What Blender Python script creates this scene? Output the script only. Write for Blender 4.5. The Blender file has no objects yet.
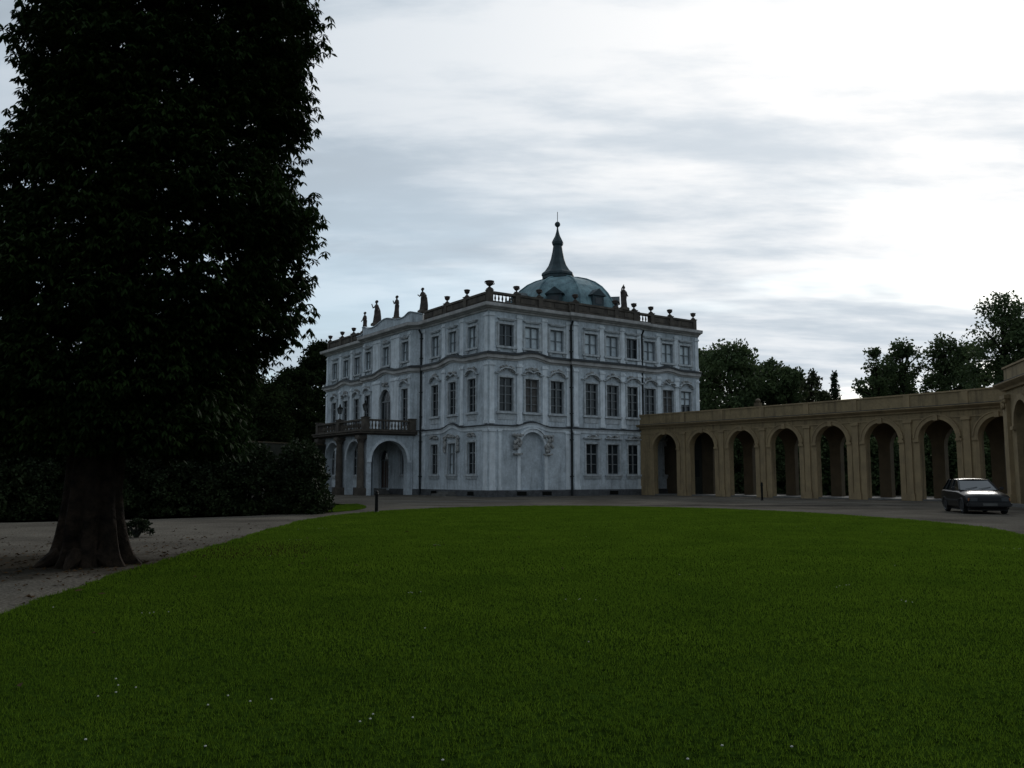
import bpy, bmesh, math, random
import numpy as np
from mathutils import Vector, Matrix
random.seed(7); rng = np.random.default_rng(11)
R = math.radians
scene = bpy.context.scene
COL = scene.collection

# ------------------------------------------------------------------ camera
EYE = 1.45
PITCH = 6.17
cd = bpy.data.cameras.new("camera"); cam = bpy.data.objects.new("camera", cd); COL.objects.link(cam)
cam.location = (0, 0, EYE); cam.rotation_euler = (R(90 + PITCH), 0, 0)
cd.sensor_width = 36.0; cd.lens = 36.0 * 865 / 1024; cd.clip_start = 0.1; cd.clip_end = 3000
scene.camera = cam

# ------------------------------------------------------------------ world, sun, exposure
SUN_AZ, SUN_EL = 29.0, 24.0          # degrees clockwise from +Y, above horizon
sdir = Vector((math.sin(R(SUN_AZ)) * math.cos(R(SUN_EL)), math.cos(R(SUN_AZ)) * math.cos(R(SUN_EL)), math.sin(R(SUN_EL))))
world = bpy.data.worlds.new("World"); scene.world = world; world.use_nodes = True
def build_world():
    nt = world.node_tree; N = nt.nodes; Lk = nt.links; N.clear()
    out = N.new("ShaderNodeOutputWorld"); bg = N.new("ShaderNodeBackground"); bg.inputs[1].default_value = 0.1
    Lk.new(bg.outputs[0], out.inputs[0])
    sky = N.new("ShaderNodeTexSky"); sky.sky_type = 'NISHITA'; sky.sun_disc = False
    sky.sun_elevation = R(SUN_EL); sky.sun_rotation = R(SUN_AZ); sky.dust_density = 1.5
    geo = N.new("ShaderNodeTexCoord")
    def math_(op, a, b=None, c=None, clamp=False):
        n = N.new("ShaderNodeMath"); n.operation = op; n.use_clamp = clamp
        for i, v in enumerate((a, b, c)):
            if v is None: continue
            if isinstance(v, (int, float)): n.inputs[i].default_value = v
            else: Lk.new(v, n.inputs[i])
        return n.outputs[0]
    sep = N.new("ShaderNodeSeparateXYZ"); Lk.new(geo.outputs['Generated'], sep.inputs[0])
    zc = math_('ADD', math_('MAXIMUM', sep.outputs[2], 0.0), 0.16)
    px = math_('DIVIDE', sep.outputs[0], zc); py = math_('DIVIDE', sep.outputs[1], zc)
    cmb = N.new("ShaderNodeCombineXYZ"); Lk.new(px, cmb.inputs[0]); Lk.new(py, cmb.inputs[1])
    def noise(scale, detail, rough, off, stretch):
        mp = N.new("ShaderNodeMapping"); mp.inputs['Location'].default_value = off; mp.inputs['Scale'].default_value = stretch
        mp.inputs['Rotation'].default_value = (0, 0, R(8))
        Lk.new(cmb.outputs[0], mp.inputs[0])
        n = N.new("ShaderNodeTexNoise"); n.inputs['Scale'].default_value = scale; n.inputs['Detail'].default_value = detail
        n.inputs['Roughness'].default_value = rough; n.inputs['Distortion'].default_value = 0.12
        Lk.new(mp.outputs[0], n.inputs['Vector']); return n.outputs[0]
    n1 = noise(1.7, 6, 0.52, (3.1, 1.7, 0), (0.5, 1.1, 1))
    n2 = noise(5.0, 8, 0.6, (7.7, 4.2, 0), (0.45, 1.2, 1))
    # closeness to the sun: 1 at the sun, 0 opposite
    dp = N.new("ShaderNodeVectorMath"); dp.operation = 'DOT_PRODUCT'
    Lk.new(geo.outputs['Generated'], dp.inputs[0]); dp.inputs[1].default_value = sdir
    c = math_('MULTIPLY_ADD', dp.outputs['Value'], 0.5, 0.5, clamp=True)
    g1 = math_('MULTIPLY', math_('POWER', c, 2.2), 2.6)
    g2 = math_('MULTIPLY', math_('POWER', c, 16.0), 1.5)
    glow = math_('ADD', math_('ADD', g1, g2), SKY_BASE)
    # cloud thickness modulates brightness
    th = math_('ADD', math_('MULTIPLY', n1, 0.62), math_('MULTIPLY', n2, 0.38))
    mod = N.new("ShaderNodeMapRange"); mod.inputs[1].default_value = 0.40; mod.inputs[2].default_value = 0.60
    mod.inputs[3].default_value = 0.84; mod.inputs[4].default_value = 1.15; mod.interpolation_type = 'SMOOTHSTEP'
    Lk.new(th, mod.inputs[0])
    lowf = N.new("ShaderNodeMapRange"); lowf.inputs[1].default_value = 0.02; lowf.inputs[2].default_value = 0.34; lowf.inputs[3].default_value = 0.88; lowf.inputs[4].default_value = 1.0
    Lk.new(sep.outputs[2], lowf.inputs[0]); glow = math_('MULTIPLY', glow, lowf.outputs[0])
    br = math_('MULTIPLY', glow, mod.outputs[0])
    ramp = N.new("ShaderNodeMix"); ramp.data_type = 'RGBA'
    ramp.inputs[6].default_value = (0.80, 0.93, 1.06, 1); ramp.inputs[7].default_value = (1.0, 1.0, 1.0, 1)
    tw = N.new("ShaderNodeMapRange"); tw.inputs[1].default_value = 4.3; tw.inputs[2].default_value = 7.2; Lk.new(br, tw.inputs[0])
    Lk.new(tw.outputs[0], ramp.inputs[0])
    cl = N.new("ShaderNodeVectorMath"); cl.operation = 'SCALE'; Lk.new(ramp.outputs[2], cl.inputs[0]); Lk.new(br, cl.inputs['Scale'])
    # gaps of pale blue, low in the sky
    gap = noise(1.1, 5, 0.55, (11.3, 2.0, 0), (0.45, 1.0, 1))
    gm = N.new("ShaderNodeMapRange"); gm.inputs[1].default_value = 0.42; gm.inputs[2].default_value = 0.54
    gm.interpolation_type = 'SMOOTHSTEP'; gm.inputs[3].default_value = 0; gm.inputs[4].default_value = 0.6; Lk.new(gap, gm.inputs[0])
    low = N.new("ShaderNodeMapRange"); low.inputs[1].default_value = 0.34; low.inputs[2].default_value = 0.16; Lk.new(sep.outputs[2], low.inputs[0])
    gmask = math_('MULTIPLY', gm.outputs[0], low.outputs[0], clamp=True)
    bl = N.new("ShaderNodeVectorMath"); bl.operation = 'MULTIPLY_ADD'
    Lk.new(sky.outputs[0], bl.inputs[0]); bl.inputs[1].default_value = (0.35, 0.35, 0.35)
    bs = N.new("ShaderNodeVectorMath"); bs.operation = 'SCALE'; bs.inputs[0].default_value = (0.60, 0.82, 0.95); Lk.new(glow, bs.inputs['Scale'])
    Lk.new(bs.outputs[0], bl.inputs[2])
    mx = N.new("ShaderNodeMix"); mx.data_type = 'RGBA'; Lk.new(gmask, mx.inputs[0]); Lk.new(cl.outputs[0], mx.inputs[6]); Lk.new(bl.outputs[0], mx.inputs[7])
    Lk.new(mx.outputs[2], bg.inputs[0])
SKY_BASE = 2.65
build_world()
sl = bpy.data.lights.new("sun", 'SUN'); sun = bpy.data.objects.new("sun", sl); COL.objects.link(sun)
sl.energy = 0.9; sl.angle = R(14); sl.color = (1.0, 0.96, 0.9)
sun.rotation_euler = (-sdir).to_track_quat('-Z', 'Y').to_euler()
scene.view_settings.view_transform = 'Standard'; scene.view_settings.look = 'None'
scene.view_settings.exposure = 0.5; scene.view_settings.gamma = 1.0; scene.view_settings.use_curve_mapping = False
scene.render.engine = 'CYCLES'; scene.cycles.max_bounces = 6; scene.cycles.transparent_max_bounces = 6

# ------------------------------------------------------------------ materials
def mat(name, c1, c2=None, rough=0.85, scale=3.0, detail=6, bump=0.2, spec=0.3, streak=0.0, streak_col=None, metallic=0.0,
        trans=0.0, fine=None, coat=0.0, bump_scale=None, ramp=(0.35, 0.65)):
    m = bpy.data.materials.new(name); m.use_nodes = True; nt = m.node_tree; N = nt.nodes; Lk = nt.links
    b = N['Principled BSDF']; b.inputs['Roughness'].default_value = rough; b.inputs['Metallic'].default_value = metallic
    b.inputs['Specular IOR Level'].default_value = spec; b.inputs['Coat Weight'].default_value = coat
    c2 = c2 or tuple(x * 0.75 for x in c1)
    tc = N.new('ShaderNodeTexCoord')
    n = N.new('ShaderNodeTexNoise'); n.inputs['Scale'].default_value = scale; n.inputs['Detail'].default_value = detail
    n.inputs['Roughness'].default_value = 0.6; Lk.new(tc.outputs['Object'], n.inputs['Vector'])
    rp = N.new('ShaderNodeValToRGB'); rp.color_ramp.elements[0].position = ramp[0]; rp.color_ramp.elements[1].position = ramp[1]
    rp.color_ramp.elements[0].color = (*c2, 1); rp.color_ramp.elements[1].color = (*c1, 1); Lk.new(n.outputs[0], rp.inputs[0])
    col = rp.outputs[0]
    if streak > 0:
        mp = N.new('ShaderNodeMapping'); mp.inputs['Scale'].default_value = (2.2, 2.2, 0.22); Lk.new(tc.outputs['Object'], mp.inputs[0])
        s = N.new('ShaderNodeTexNoise'); s.inputs['Scale'].default_value = 1.3; s.inputs['Detail'].default_value = 8; s.inputs['Roughness'].default_value = 0.65
        Lk.new(mp.outputs[0], s.inputs['Vector'])
        mr = N.new('ShaderNodeMapRange'); mr.inputs[1].default_value = 0.5; mr.inputs[2].default_value = 0.72; mr.inputs[4].default_value = streak
        Lk.new(s.outputs[0], mr.inputs[0])
        mx = N.new('ShaderNodeMix'); mx.data_type = 'RGBA'; Lk.new(mr.outputs[0], mx.inputs[0]); Lk.new(col, mx.inputs[6])
        mx.inputs[7].default_value = (*(streak_col or tuple(x * 0.4 for x in c1)), 1); col = mx.outputs[2]
    if fine:
        f = N.new('ShaderNodeTexNoise'); f.inputs['Scale'].default_value = fine[0]; f.inputs['Detail'].default_value = 4
        Lk.new(tc.outputs['Object'], f.inputs['Vector'])
        mr = N.new('ShaderNodeMapRange'); mr.inputs[1].default_value = 0.35; mr.inputs[2].default_value = 0.65
        mr.inputs[3].default_value = 1 - fine[1]; mr.inputs[4].default_value = 1 + fine[1]; Lk.new(f.outputs[0], mr.inputs[0])
        sc = N.new('ShaderNodeVectorMath'); sc.operation = 'SCALE'; Lk.new(col, sc.inputs[0]); Lk.new(mr.outputs[0], sc.inputs['Scale']); col = sc.outputs[0]
    Lk.new(col, b.inputs['Base Color'])
    if bump > 0:
        n2 = N.new('ShaderNodeTexNoise'); n2.inputs['Scale'].default_value = bump_scale or scale * 6; n2.inputs['Detail'].default_value = 5
        Lk.new(tc.outputs['Object'], n2.inputs['Vector'])
        bp = N.new('ShaderNodeBump'); bp.inputs['Strength'].default_value = bump; bp.inputs['Distance'].default_value = 0.05
        Lk.new(n2.outputs[0], bp.inputs['Height']); Lk.new(bp.outputs[0], b.inputs['Normal'])
    if trans > 0:
        t = N.new('ShaderNodeBsdfTranslucent'); Lk.new(col, t.inputs[0]); ms = N.new('ShaderNodeMixShader'); ms.inputs[0].default_value = trans
        Lk.new(b.outputs[0], ms.inputs[1]); Lk.new(t.outputs[0], ms.inputs[2]); Lk.new(ms.outputs[0], N['Material Output'].inputs[0])
    return m
M = {}
M['plaster'] = mat('weathered_whitewash', (0.56, 0.615, 0.66), (0.38, 0.42, 0.45), scale=0.8, streak=0.7, streak_col=(0.16, 0.175, 0.19), fine=(6, 0.10))
M['trim'] = mat('pale_trim', (0.74, 0.79, 0.83), (0.55, 0.59, 0.62), scale=1.6, streak=0.45, streak_col=(0.18, 0.19, 0.2))
M['surround'] = mat('grimy_surround', (0.53, 0.57, 0.60), (0.33, 0.35, 0.36), scale=3.0, streak=0.6, streak_col=(0.15, 0.15, 0.15))
M['greyframe'] = mat('grey_window_paint', (0.20, 0.22, 0.24), (0.13, 0.15, 0.16), scale=6, bump=0)
M['cornice'] = mat('cornice_stone', (0.50, 0.49, 0.48), (0.30, 0.29, 0.28), scale=1.2, streak=0.4)
M['flash'] = mat('dark_lead_flashing', (0.035, 0.04, 0.045), rough=0.5, scale=3)
M['ornament'] = mat('grimy_stucco', (0.40, 0.40, 0.39), (0.20, 0.20, 0.195), scale=3.0)
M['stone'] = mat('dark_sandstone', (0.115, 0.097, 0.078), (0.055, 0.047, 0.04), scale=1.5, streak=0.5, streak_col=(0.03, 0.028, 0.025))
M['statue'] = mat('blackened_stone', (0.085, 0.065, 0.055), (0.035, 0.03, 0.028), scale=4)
M['plinth'] = mat('plinth_stone', (0.10, 0.105, 0.11), (0.05, 0.052, 0.055), scale=2.0, fine=(12, .2))
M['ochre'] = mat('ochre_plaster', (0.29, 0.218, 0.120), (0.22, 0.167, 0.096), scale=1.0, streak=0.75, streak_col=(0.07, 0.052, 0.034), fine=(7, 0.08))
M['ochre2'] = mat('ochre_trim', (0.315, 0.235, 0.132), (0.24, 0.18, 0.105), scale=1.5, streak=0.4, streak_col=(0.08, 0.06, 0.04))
M['ochre_in'] = mat('shaded_inner_plaster', (0.11, 0.085, 0.052), (0.08, 0.062, 0.04), scale=1.5)  # ochre plaster with damp and the corridor's shade darkened into its colour
M['step'] = mat('pale_paving', (0.15, 0.147, 0.138), (0.10, 0.097, 0.09), scale=2.0)
M['copper'] = mat('copper_patina', (0.17, 0.275, 0.30), (0.065, 0.12, 0.14), scale=0.8, streak=0.7, streak_col=(0.02, 0.045, 0.055), rough=0.6)
M['copper_dark'] = mat('dark_copper', (0.035, 0.06, 0.07), (0.018, 0.03, 0.036), scale=1.5, rough=0.6)
M['slate'] = mat('slate_roof', (0.05, 0.055, 0.06), (0.03, 0.033, 0.038), scale=5, rough=0.7)
M['winframe'] = mat('pale_window_paint', (0.21, 0.225, 0.235), (0.14, 0.15, 0.155), scale=6, bump=0)
M['glass'] = mat('dark_glass', (0.020, 0.026, 0.031), rough=0.12, spec=0.4, bump=0.03, bump_scale=1.2, scale=2)
M['blind'] = mat('blind_and_sky_reflection', (0.62, 0.70, 0.74), (0.36, 0.41, 0.45), rough=0.35, bump=0.02, scale=1.1, spec=.5)  # drawn blinds, and the painted sky reflection on top-floor panes
M['board'] = mat('boarded_window', (0.11, 0.105, 0.10), (0.06, 0.055, 0.05), scale=3, rough=0.6)
M['wood'] = mat('brown_door', (0.07, 0.03, 0.018), (0.04, 0.018, 0.012), scale=6, rough=0.55)
M['pipe'] = mat('dark_pipe', (0.016, 0.02, 0.022), rough=0.55, scale=4, bump=0)
M['iron'] = mat('black_iron', (0.008, 0.009, 0.008), spec=0.1, rough=0.5, scale=6, bump=0.05)
M['lampglass'] = mat('dull_lamp_glass', (0.12, 0.13, 0.13), rough=0.2, bump=0)
M['bark'] = mat('chestnut_bark', (0.030, 0.021, 0.015), (0.006, 0.005, 0.004), spec=0.05, scale=5, bump=1.0, bump_scale=14, streak=0.6, streak_col=(0.012, 0.01, 0.008))
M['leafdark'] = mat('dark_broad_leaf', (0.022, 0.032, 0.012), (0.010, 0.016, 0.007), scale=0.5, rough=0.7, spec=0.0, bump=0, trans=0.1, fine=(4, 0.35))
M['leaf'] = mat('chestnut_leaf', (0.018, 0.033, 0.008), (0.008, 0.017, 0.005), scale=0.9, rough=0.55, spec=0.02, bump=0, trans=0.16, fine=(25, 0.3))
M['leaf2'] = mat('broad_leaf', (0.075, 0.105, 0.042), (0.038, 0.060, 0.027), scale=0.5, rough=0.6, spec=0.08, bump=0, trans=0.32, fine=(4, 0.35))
M['leaf3'] = mat('pale_leaf', (0.065, 0.075, 0.035), (0.032, 0.042, 0.022), scale=0.5, rough=0.6, spec=0.08, bump=0, trans=0.25, fine=(4, 0.35))
M['conifer'] = mat('needle_leaf', (0.035, 0.055, 0.03), (0.018, 0.03, 0.018), scale=0.8, rough=0.6, spec=0.08, bump=0, trans=0.1)
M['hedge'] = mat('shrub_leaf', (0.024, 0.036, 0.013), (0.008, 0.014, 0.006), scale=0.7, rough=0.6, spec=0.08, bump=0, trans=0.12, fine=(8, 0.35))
M['rust'] = mat('reddish_leaf', (0.085, 0.035, 0.022), (0.03, 0.02, 0.012), scale=2, rough=0.7, spec=0.08, bump=0, trans=0.12)
M['core'] = mat('twig_mass', (0.014, 0.017, 0.009), (0.008, 0.01, 0.006), scale=2, rough=0.9, bump=0.5)
M['blade'] = mat('grass_blade', (0.084, 0.142, 0.012), (0.046, 0.088, 0.008), scale=0.7, rough=0.6, spec=0.0, bump=0, trans=0.52, fine=(38, 0.32), ramp=(0.25, 0.75))
M['carpaint'] = mat('black_car_paint', (0.005, 0.006, 0.007), rough=0.28, scale=2, bump=0, spec=0.16, coat=0.08)
M['rubber'] = mat('tyre_rubber', (0.014, 0.014, 0.014), rough=0.8, scale=8, bump=0.1)
M['rim'] = mat('grey_rim', (0.22, 0.23, 0.24), rough=0.35, metallic=0.7, bump=0, scale=5)
M['trimblack'] = mat('black_plastic', (0.02, 0.02, 0.021), rough=0.55, scale=9, bump=0.05)
M['carglass'] = mat('car_glass', (0.012, 0.017, 0.02), rough=0.06, spec=0.5, bump=0, scale=2, coat=0.6)
M['headlamp'] = mat('headlamp_glass', (0.06, 0.065, 0.07), rough=0.2, metallic=0.2, bump=0.1, scale=20)
M['plate'] = mat('number_plate', (0.10, 0.10, 0.095), rough=0.5, bump=0, scale=3)
M['daisy'] = mat('daisy_petals', (0.4, 0.4, 0.36), rough=0.7, bump=0, scale=3)
M['sign'] = mat('dark_blue_enamel', (0.012, 0.022, 0.05), rough=0.4, bump=0, scale=3)
M['wallfar'] = mat('old_garden_wall', (0.045, 0.045, 0.035), (0.022, 0.026, 0.018), scale=1.2, streak=0.5)

def ground_mat(name, cols, s1, s2, bumpd, spots=None):
    m = bpy.data.materials.new(name); m.use_nodes = True; nt = m.node_tree; N = nt.nodes; Lk = nt.links
    b = N['Principled BSDF']; b.inputs['Roughness'].default_value = 0.95; b.inputs['Specular IOR Level'].default_value = 0.0
    tc = N.new('ShaderNodeTexCoord')
    def nz(sc, d=6):
        n = N.new('ShaderNodeTexNoise'); n.inputs['Scale'].default_value = sc; n.inputs['Detail'].default_value = d; n.inputs['Roughness'].default_value = 0.62
        Lk.new(tc.outputs['Object'], n.inputs['Vector']); return n.outputs[0]
    r1 = N.new('ShaderNodeValToRGB'); e = r1.color_ramp.elements
    e[0].position = .33; e[1].position = .67; e[0].color = (*cols[0], 1); e[1].color = (*cols[1], 1); Lk.new(nz(s1), r1.inputs[0])
    f = nz(s2, 3); mr = N.new('ShaderNodeMapRange'); mr.inputs[1].default_value = .3; mr.inputs[2].default_value = .7; mr.inputs[3].default_value = .4; mr.inputs[4].default_value = 1.7
    Lk.new(f, mr.inputs[0]); v = N.new('ShaderNodeVectorMath'); v.operation = 'SCALE'; Lk.new(r1.outputs[0], v.inputs[0]); Lk.new(mr.outputs[0], v.inputs['Scale'])
    col = v.outputs[0]
    if spots:   # a patch of another colour with a ragged edge, (x, y, rx, ry, colour)
        for (x, y, rx, ry, c) in spots:
            mp = N.new('ShaderNodeMapping'); mp.inputs['Location'].default_value = (-x / rx, -y / ry, 0); mp.inputs['Scale'].default_value = (1 / rx, 1 / ry, 0)
            Lk.new(tc.outputs['Object'], mp.inputs[0]); ln = N.new('ShaderNodeVectorMath'); ln.operation = 'LENGTH'; Lk.new(mp.outputs[0], ln.inputs[0])
            ad = N.new('ShaderNodeMath'); ad.operation = 'MULTIPLY_ADD'; Lk.new(nz(1.3), ad.inputs[0]); ad.inputs[1].default_value = 1.6; Lk.new(ln.outputs['Value'], ad.inputs[2])
            q = N.new('ShaderNodeMapRange'); q.inputs[1].default_value = 1.35; q.inputs[2].default_value = 1.85; q.inputs[3].default_value = 0.85; q.inputs[4].default_value = 0; Lk.new(ad.outputs[0], q.inputs[0])
            mx = N.new('ShaderNodeMix'); mx.data_type = 'RGBA'; Lk.new(q.outputs[0], mx.inputs[0]); Lk.new(col, mx.inputs[6]); mx.inputs[7].default_value = (*c, 1); col = mx.outputs[2]
    Lk.new(col, b.inputs['Base Color'])
    bp = N.new('ShaderNodeBump'); bp.inputs['Strength'].default_value = 0.6; bp.inputs['Distance'].default_value = bumpd; Lk.new(f, bp.inputs['Height']); Lk.new(bp.outputs[0], b.inputs['Normal'])
    return m
M['turf'] = ground_mat('turf_soil', ((0.010, 0.020, 0.003), (0.016, 0.032, 0.004)), 0.5, 14, 0.03, [(-5.0, 17.6, 1.5, 2.4, (0.018, 0.011, 0.005))])
M['field'] = ground_mat('rough_grass', ((0.014, 0.026, 0.007), (0.028, 0.045, 0.012)), 0.2, 4, 0.05)
M['gravel'] = ground_mat('gravel', ((0.056, 0.050, 0.042), (0.118, 0.106, 0.088)), 0.28, 22, 0.02,
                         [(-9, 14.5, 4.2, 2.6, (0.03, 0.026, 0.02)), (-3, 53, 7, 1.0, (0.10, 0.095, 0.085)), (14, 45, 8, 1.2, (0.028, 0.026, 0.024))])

# ------------------------------------------------------------------ builders
ORG = {}
def org(o): return ORG.get(o.name, Vector((0, 0, 0)))
def empty(name, loc, label, cat, group=None, rz=0, kind=None):
    o = bpy.data.objects.new(name, None); COL.objects.link(o); o.location = loc; o.rotation_euler = (0, 0, rz)
    o.empty_display_size = 0.3
    if label: o['label'] = label; o['category'] = cat
    if group: o['group'] = group
    if kind: o['kind'] = kind
    ORG[o.name] = Vector(loc); return o
class MB:
    def __init__(s): s.v = []; s.f = []; s.sm = []
    def add(s, vs, fs, smooth=False):
        k = len(s.v); s.v += [tuple(p) for p in vs]; s.f += [tuple(k + i for i in f) for f in fs]; s.sm += [smooth] * len(fs); return s
    def hexa(s, c8): return s.add(c8, [(0, 1, 2, 3), (7, 6, 5, 4), (0, 4, 5, 1), (1, 5, 6, 2), (2, 6, 7, 3), (3, 7, 4, 0)])
    def box(s, c, d, rz=0.0):
        c = Vector(c); h = [x / 2 for x in d]; cs, sn = math.cos(rz), math.sin(rz); P = []
        for z in (-h[2], h[2]):
            for x, y in ((-h[0], -h[1]), (h[0], -h[1]), (h[0], h[1]), (-h[0], h[1])):
                P.append((c.x + x * cs - y * sn, c.y + x * sn + y * cs, c.z + z))
        return s.hexa(P)
    def mbox(s, P, u0, u1, z0, z1, d0, d1):
        return s.hexa([P(u0, z0, d0), P(u1, z0, d0), P(u1, z0, d1), P(u0, z0, d1), P(u0, z1, d0), P(u1, z1, d0), P(u1, z1, d1), P(u0, z1, d1)])
    def tube(s, pts, rad, n=8, cap=True, smooth=True):
        pts = [Vector(p) for p in pts]
        if not hasattr(rad, '__len__'): rad = [rad] * len(pts)
        vs = []; fs = []
        for i, p in enumerate(pts):
            t = (pts[min(i + 1, len(pts) - 1)] - pts[max(i - 1, 0)]).normalized()
            a = t.orthogonal().normalized() if i == 0 else (a - t * a.dot(t)).normalized()
            b = t.cross(a)
            for k in range(n):
                th = 2 * math.pi * k / n; vs.append(p + (a * math.cos(th) + b * math.sin(th)) * rad[i])
        for i in range(len(pts) - 1):
            for k in range(n): fs.append((i * n + k, i * n + (k + 1) % n, (i + 1) * n + (k + 1) % n, (i + 1) * n + k))
        if cap: fs += [tuple(range(n))[::-1], tuple((len(pts) - 1) * n + k for k in range(n))]
        return s.add(vs, fs, smooth)
    def lathe(s, prof, c=(0, 0, 0), n=16, smooth=True, ph=0.0, sx=1.0, sy=1.0, rz=0.0):
        vs = []; fs = []; cr, sr = math.cos(rz), math.sin(rz)
        for r, z in prof:
            for k in range(n):
                th = ph + 2 * math.pi * k / n; x = r * math.cos(th) * sx; y = r * math.sin(th) * sy
                vs.append((c[0] + x * cr - y * sr, c[1] + x * sr + y * cr, c[2] + z))
        m = len(prof)
        for i in range(m - 1):
            for k in range(n): fs.append((i * n + k, i * n + (k + 1) % n, (i + 1) * n + (k + 1) % n, (i + 1) * n + k))
        fs += [tuple(range(n))[::-1], tuple((m - 1) * n + k for k in range(n))]
        return s.add(vs, fs, smooth)
    def blob(s, c, r, n=8):
        prof = [(max(1e-3, math.cos(a)) , math.sin(a)) for a in [(-90 + 180 * i / 6) * math.pi / 180 for i in range(7)]]
        vs = []; m = len(prof); fs = []
        for a, b in prof:
            for k in range(n):
                th = 2 * math.pi * k / n; vs.append((c[0] + a * math.cos(th) * r[0], c[1] + a * math.sin(th) * r[1], c[2] + b * r[2]))
        for i in range(m - 1):
            for k in range(n): fs.append((i * n + k, i * n + (k + 1) % n, (i + 1) * n + (k + 1) % n, (i + 1) * n + k))
        return s.add(vs, fs, True)
    def sweep(s, path, prof, closed=False, smooth=False):
        """path: list of (x, y, mx, my, dz) (plan point, mitre vector, lift); prof: list of (d, z)"""
        vs = []; fs = []; m = len(prof)
        for (x, y, mx, my, dz) in path:
            for d, z in prof: vs.append((x + mx * d, y + my * d, z + dz))
        n = len(path)
        for i in range(n if closed else n - 1):
            j = (i + 1) % n
            for k in range(m):
                k2 = (k + 1) % m; fs.append((i * m + k, j * m + k, j * m + k2, i * m + k2))
        if not closed: fs += [tuple(range(m)), tuple((n - 1) * m + k for k in range(m))[::-1]]
        return s.add(vs, fs, smooth)
    def build(s, name, m, parent=None, bevel=0):
        o0 = org(parent) if parent else Vector((0, 0, 0))
        me = bpy.data.meshes.new(name); me.from_pydata([(p[0] - o0.x, p[1] - o0.y, p[2] - o0.z) for p in s.v], [], s.f)
        me.polygons.foreach_set('use_smooth', s.sm); me.materials.append(m); me.update()
        bm = bmesh.new(); bm.from_mesh(me); bmesh.ops.recalc_face_normals(bm, faces=bm.faces)
        if bevel: bmesh.ops.bevel(bm, geom=[e for e in bm.edges if e.calc_face_angle(0) > 0.6], offset=bevel, segments=2, affect='EDGES', clamp_overlap=True)
        bm.to_mesh(me); bm.free()
        if any(s.sm): me.set_sharp_from_angle(angle=R(38))
        o = bpy.data.objects.new(name, me); COL.objects.link(o)
        if parent: o.parent = parent; ORG[o.name] = o0
        return o
def tag(o, label=None, cat=None, group=None, kind=None):
    if label: o['label'] = label
    if cat: o['category'] = cat
    if group: o['group'] = group
    if kind: o['kind'] = kind
    return o
def copy_tree(o, parent=None):
    c = o.copy(); COL.objects.link(c); c.parent = parent
    for ch in list(o.children): copy_tree(ch, c)
    return c
def frame_map(o, ud, nd):
    o = Vector(o); ud = Vector(ud); nd = Vector(nd)
    return lambda u, z, d=0.0: (o.x + ud.x * u + nd.x * d, o.y + ud.y * u + nd.y * d, z)
def op_top(op, u):
    if op.get('arch'):
        r = op['w'] / 2; x = min(abs(u - op['u']), r); rise = op.get('rise', r); return op['z1'] - rise + rise * math.sqrt(max(0, 1 - (x / r) ** 2))
    return op['z1']
def facade(mb, P, u0, u1, z0, z1, ops, reveal=0.25, d=0.0, back=False, reveals=True):
    br = {round(u0, 4), round(u1, 4)}
    for op in ops:
        r = op['w'] / 2; br |= {round(op['u'] - r, 4), round(op['u'] + r, 4)}
        if op.get('arch'): br |= {round(op['u'] + r * math.cos(math.pi * k / 12), 4) for k in range(1, 12)}
    br = sorted(b for b in br if u0 - 1e-5 <= b <= u1 + 1e-5)
    for a, b in zip(br, br[1:]):
        if b - a < 1e-5: continue
        mid = (a + b) / 2
        cov = sorted([op for op in ops if abs(op['u'] - mid) < op['w'] / 2], key=lambda o: o['z0'])
        za = zb = z0
        for op in cov:
            if op['z0'] > za + 1e-4: mb.add([P(a, za, d), P(b, zb, d), P(b, op['z0'], d), P(a, op['z0'], d)], [(0, 1, 2, 3)])
            za, zb = op_top(op, a), op_top(op, b)
        mb.add([P(a, za, d), P(b, zb, d), P(b, z1, d), P(a, z1, d)], [(0, 1, 2, 3)])
    if reveals:
        for op in ops:
            r = op['w'] / 2; n = 24 if op.get('arch') else 1
            us = [op['u'] - r * math.cos(math.pi * k / n) for k in range(n + 1)]
            rim = [(us[0], op['z0'])] + [(u, op_top(op, u)) for u in us] + [(us[-1], op['z0'])]
            for (ua, za), (ub, zb) in zip(rim, rim[1:] + rim[:1]):
                if abs(ua - ub) + abs(za - zb) < 1e-5: continue
                mb.add([P(ua, za, d), P(ub, zb, d), P(ub, zb, d - reveal), P(ua, za, d - reveal)], [(0, 1, 2, 3)])
def arc_band(mb, P, cu, cz, r0, r1, d0, d1, a0=0, a1=180, n=16, rise=1.0):
    """a moulded arc: ring sector of rectangular section"""
    pr = []
    for k in range(n + 1):
        a = R(a0 + (a1 - a0) * k / n); c, s_ = math.cos(a), math.sin(a) * rise
        pr.append([P(cu + c * r, cz + s_ * r, d) for r, d in ((r0, d0), (r0, d1), (r1, d1), (r1, d0))])
    vs = [p for q in pr for p in q]; fs = []
    for i in range(n):
        for k in range(4): fs.append((i * 4 + k, i * 4 + (k + 1) % 4, (i + 1) * 4 + (k + 1) % 4, (i + 1) * 4 + k))
    fs += [(0, 1, 2, 3), (n * 4 + 3, n * 4 + 2, n * 4 + 1, n * 4)]
    mb.add(vs, fs)

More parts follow.
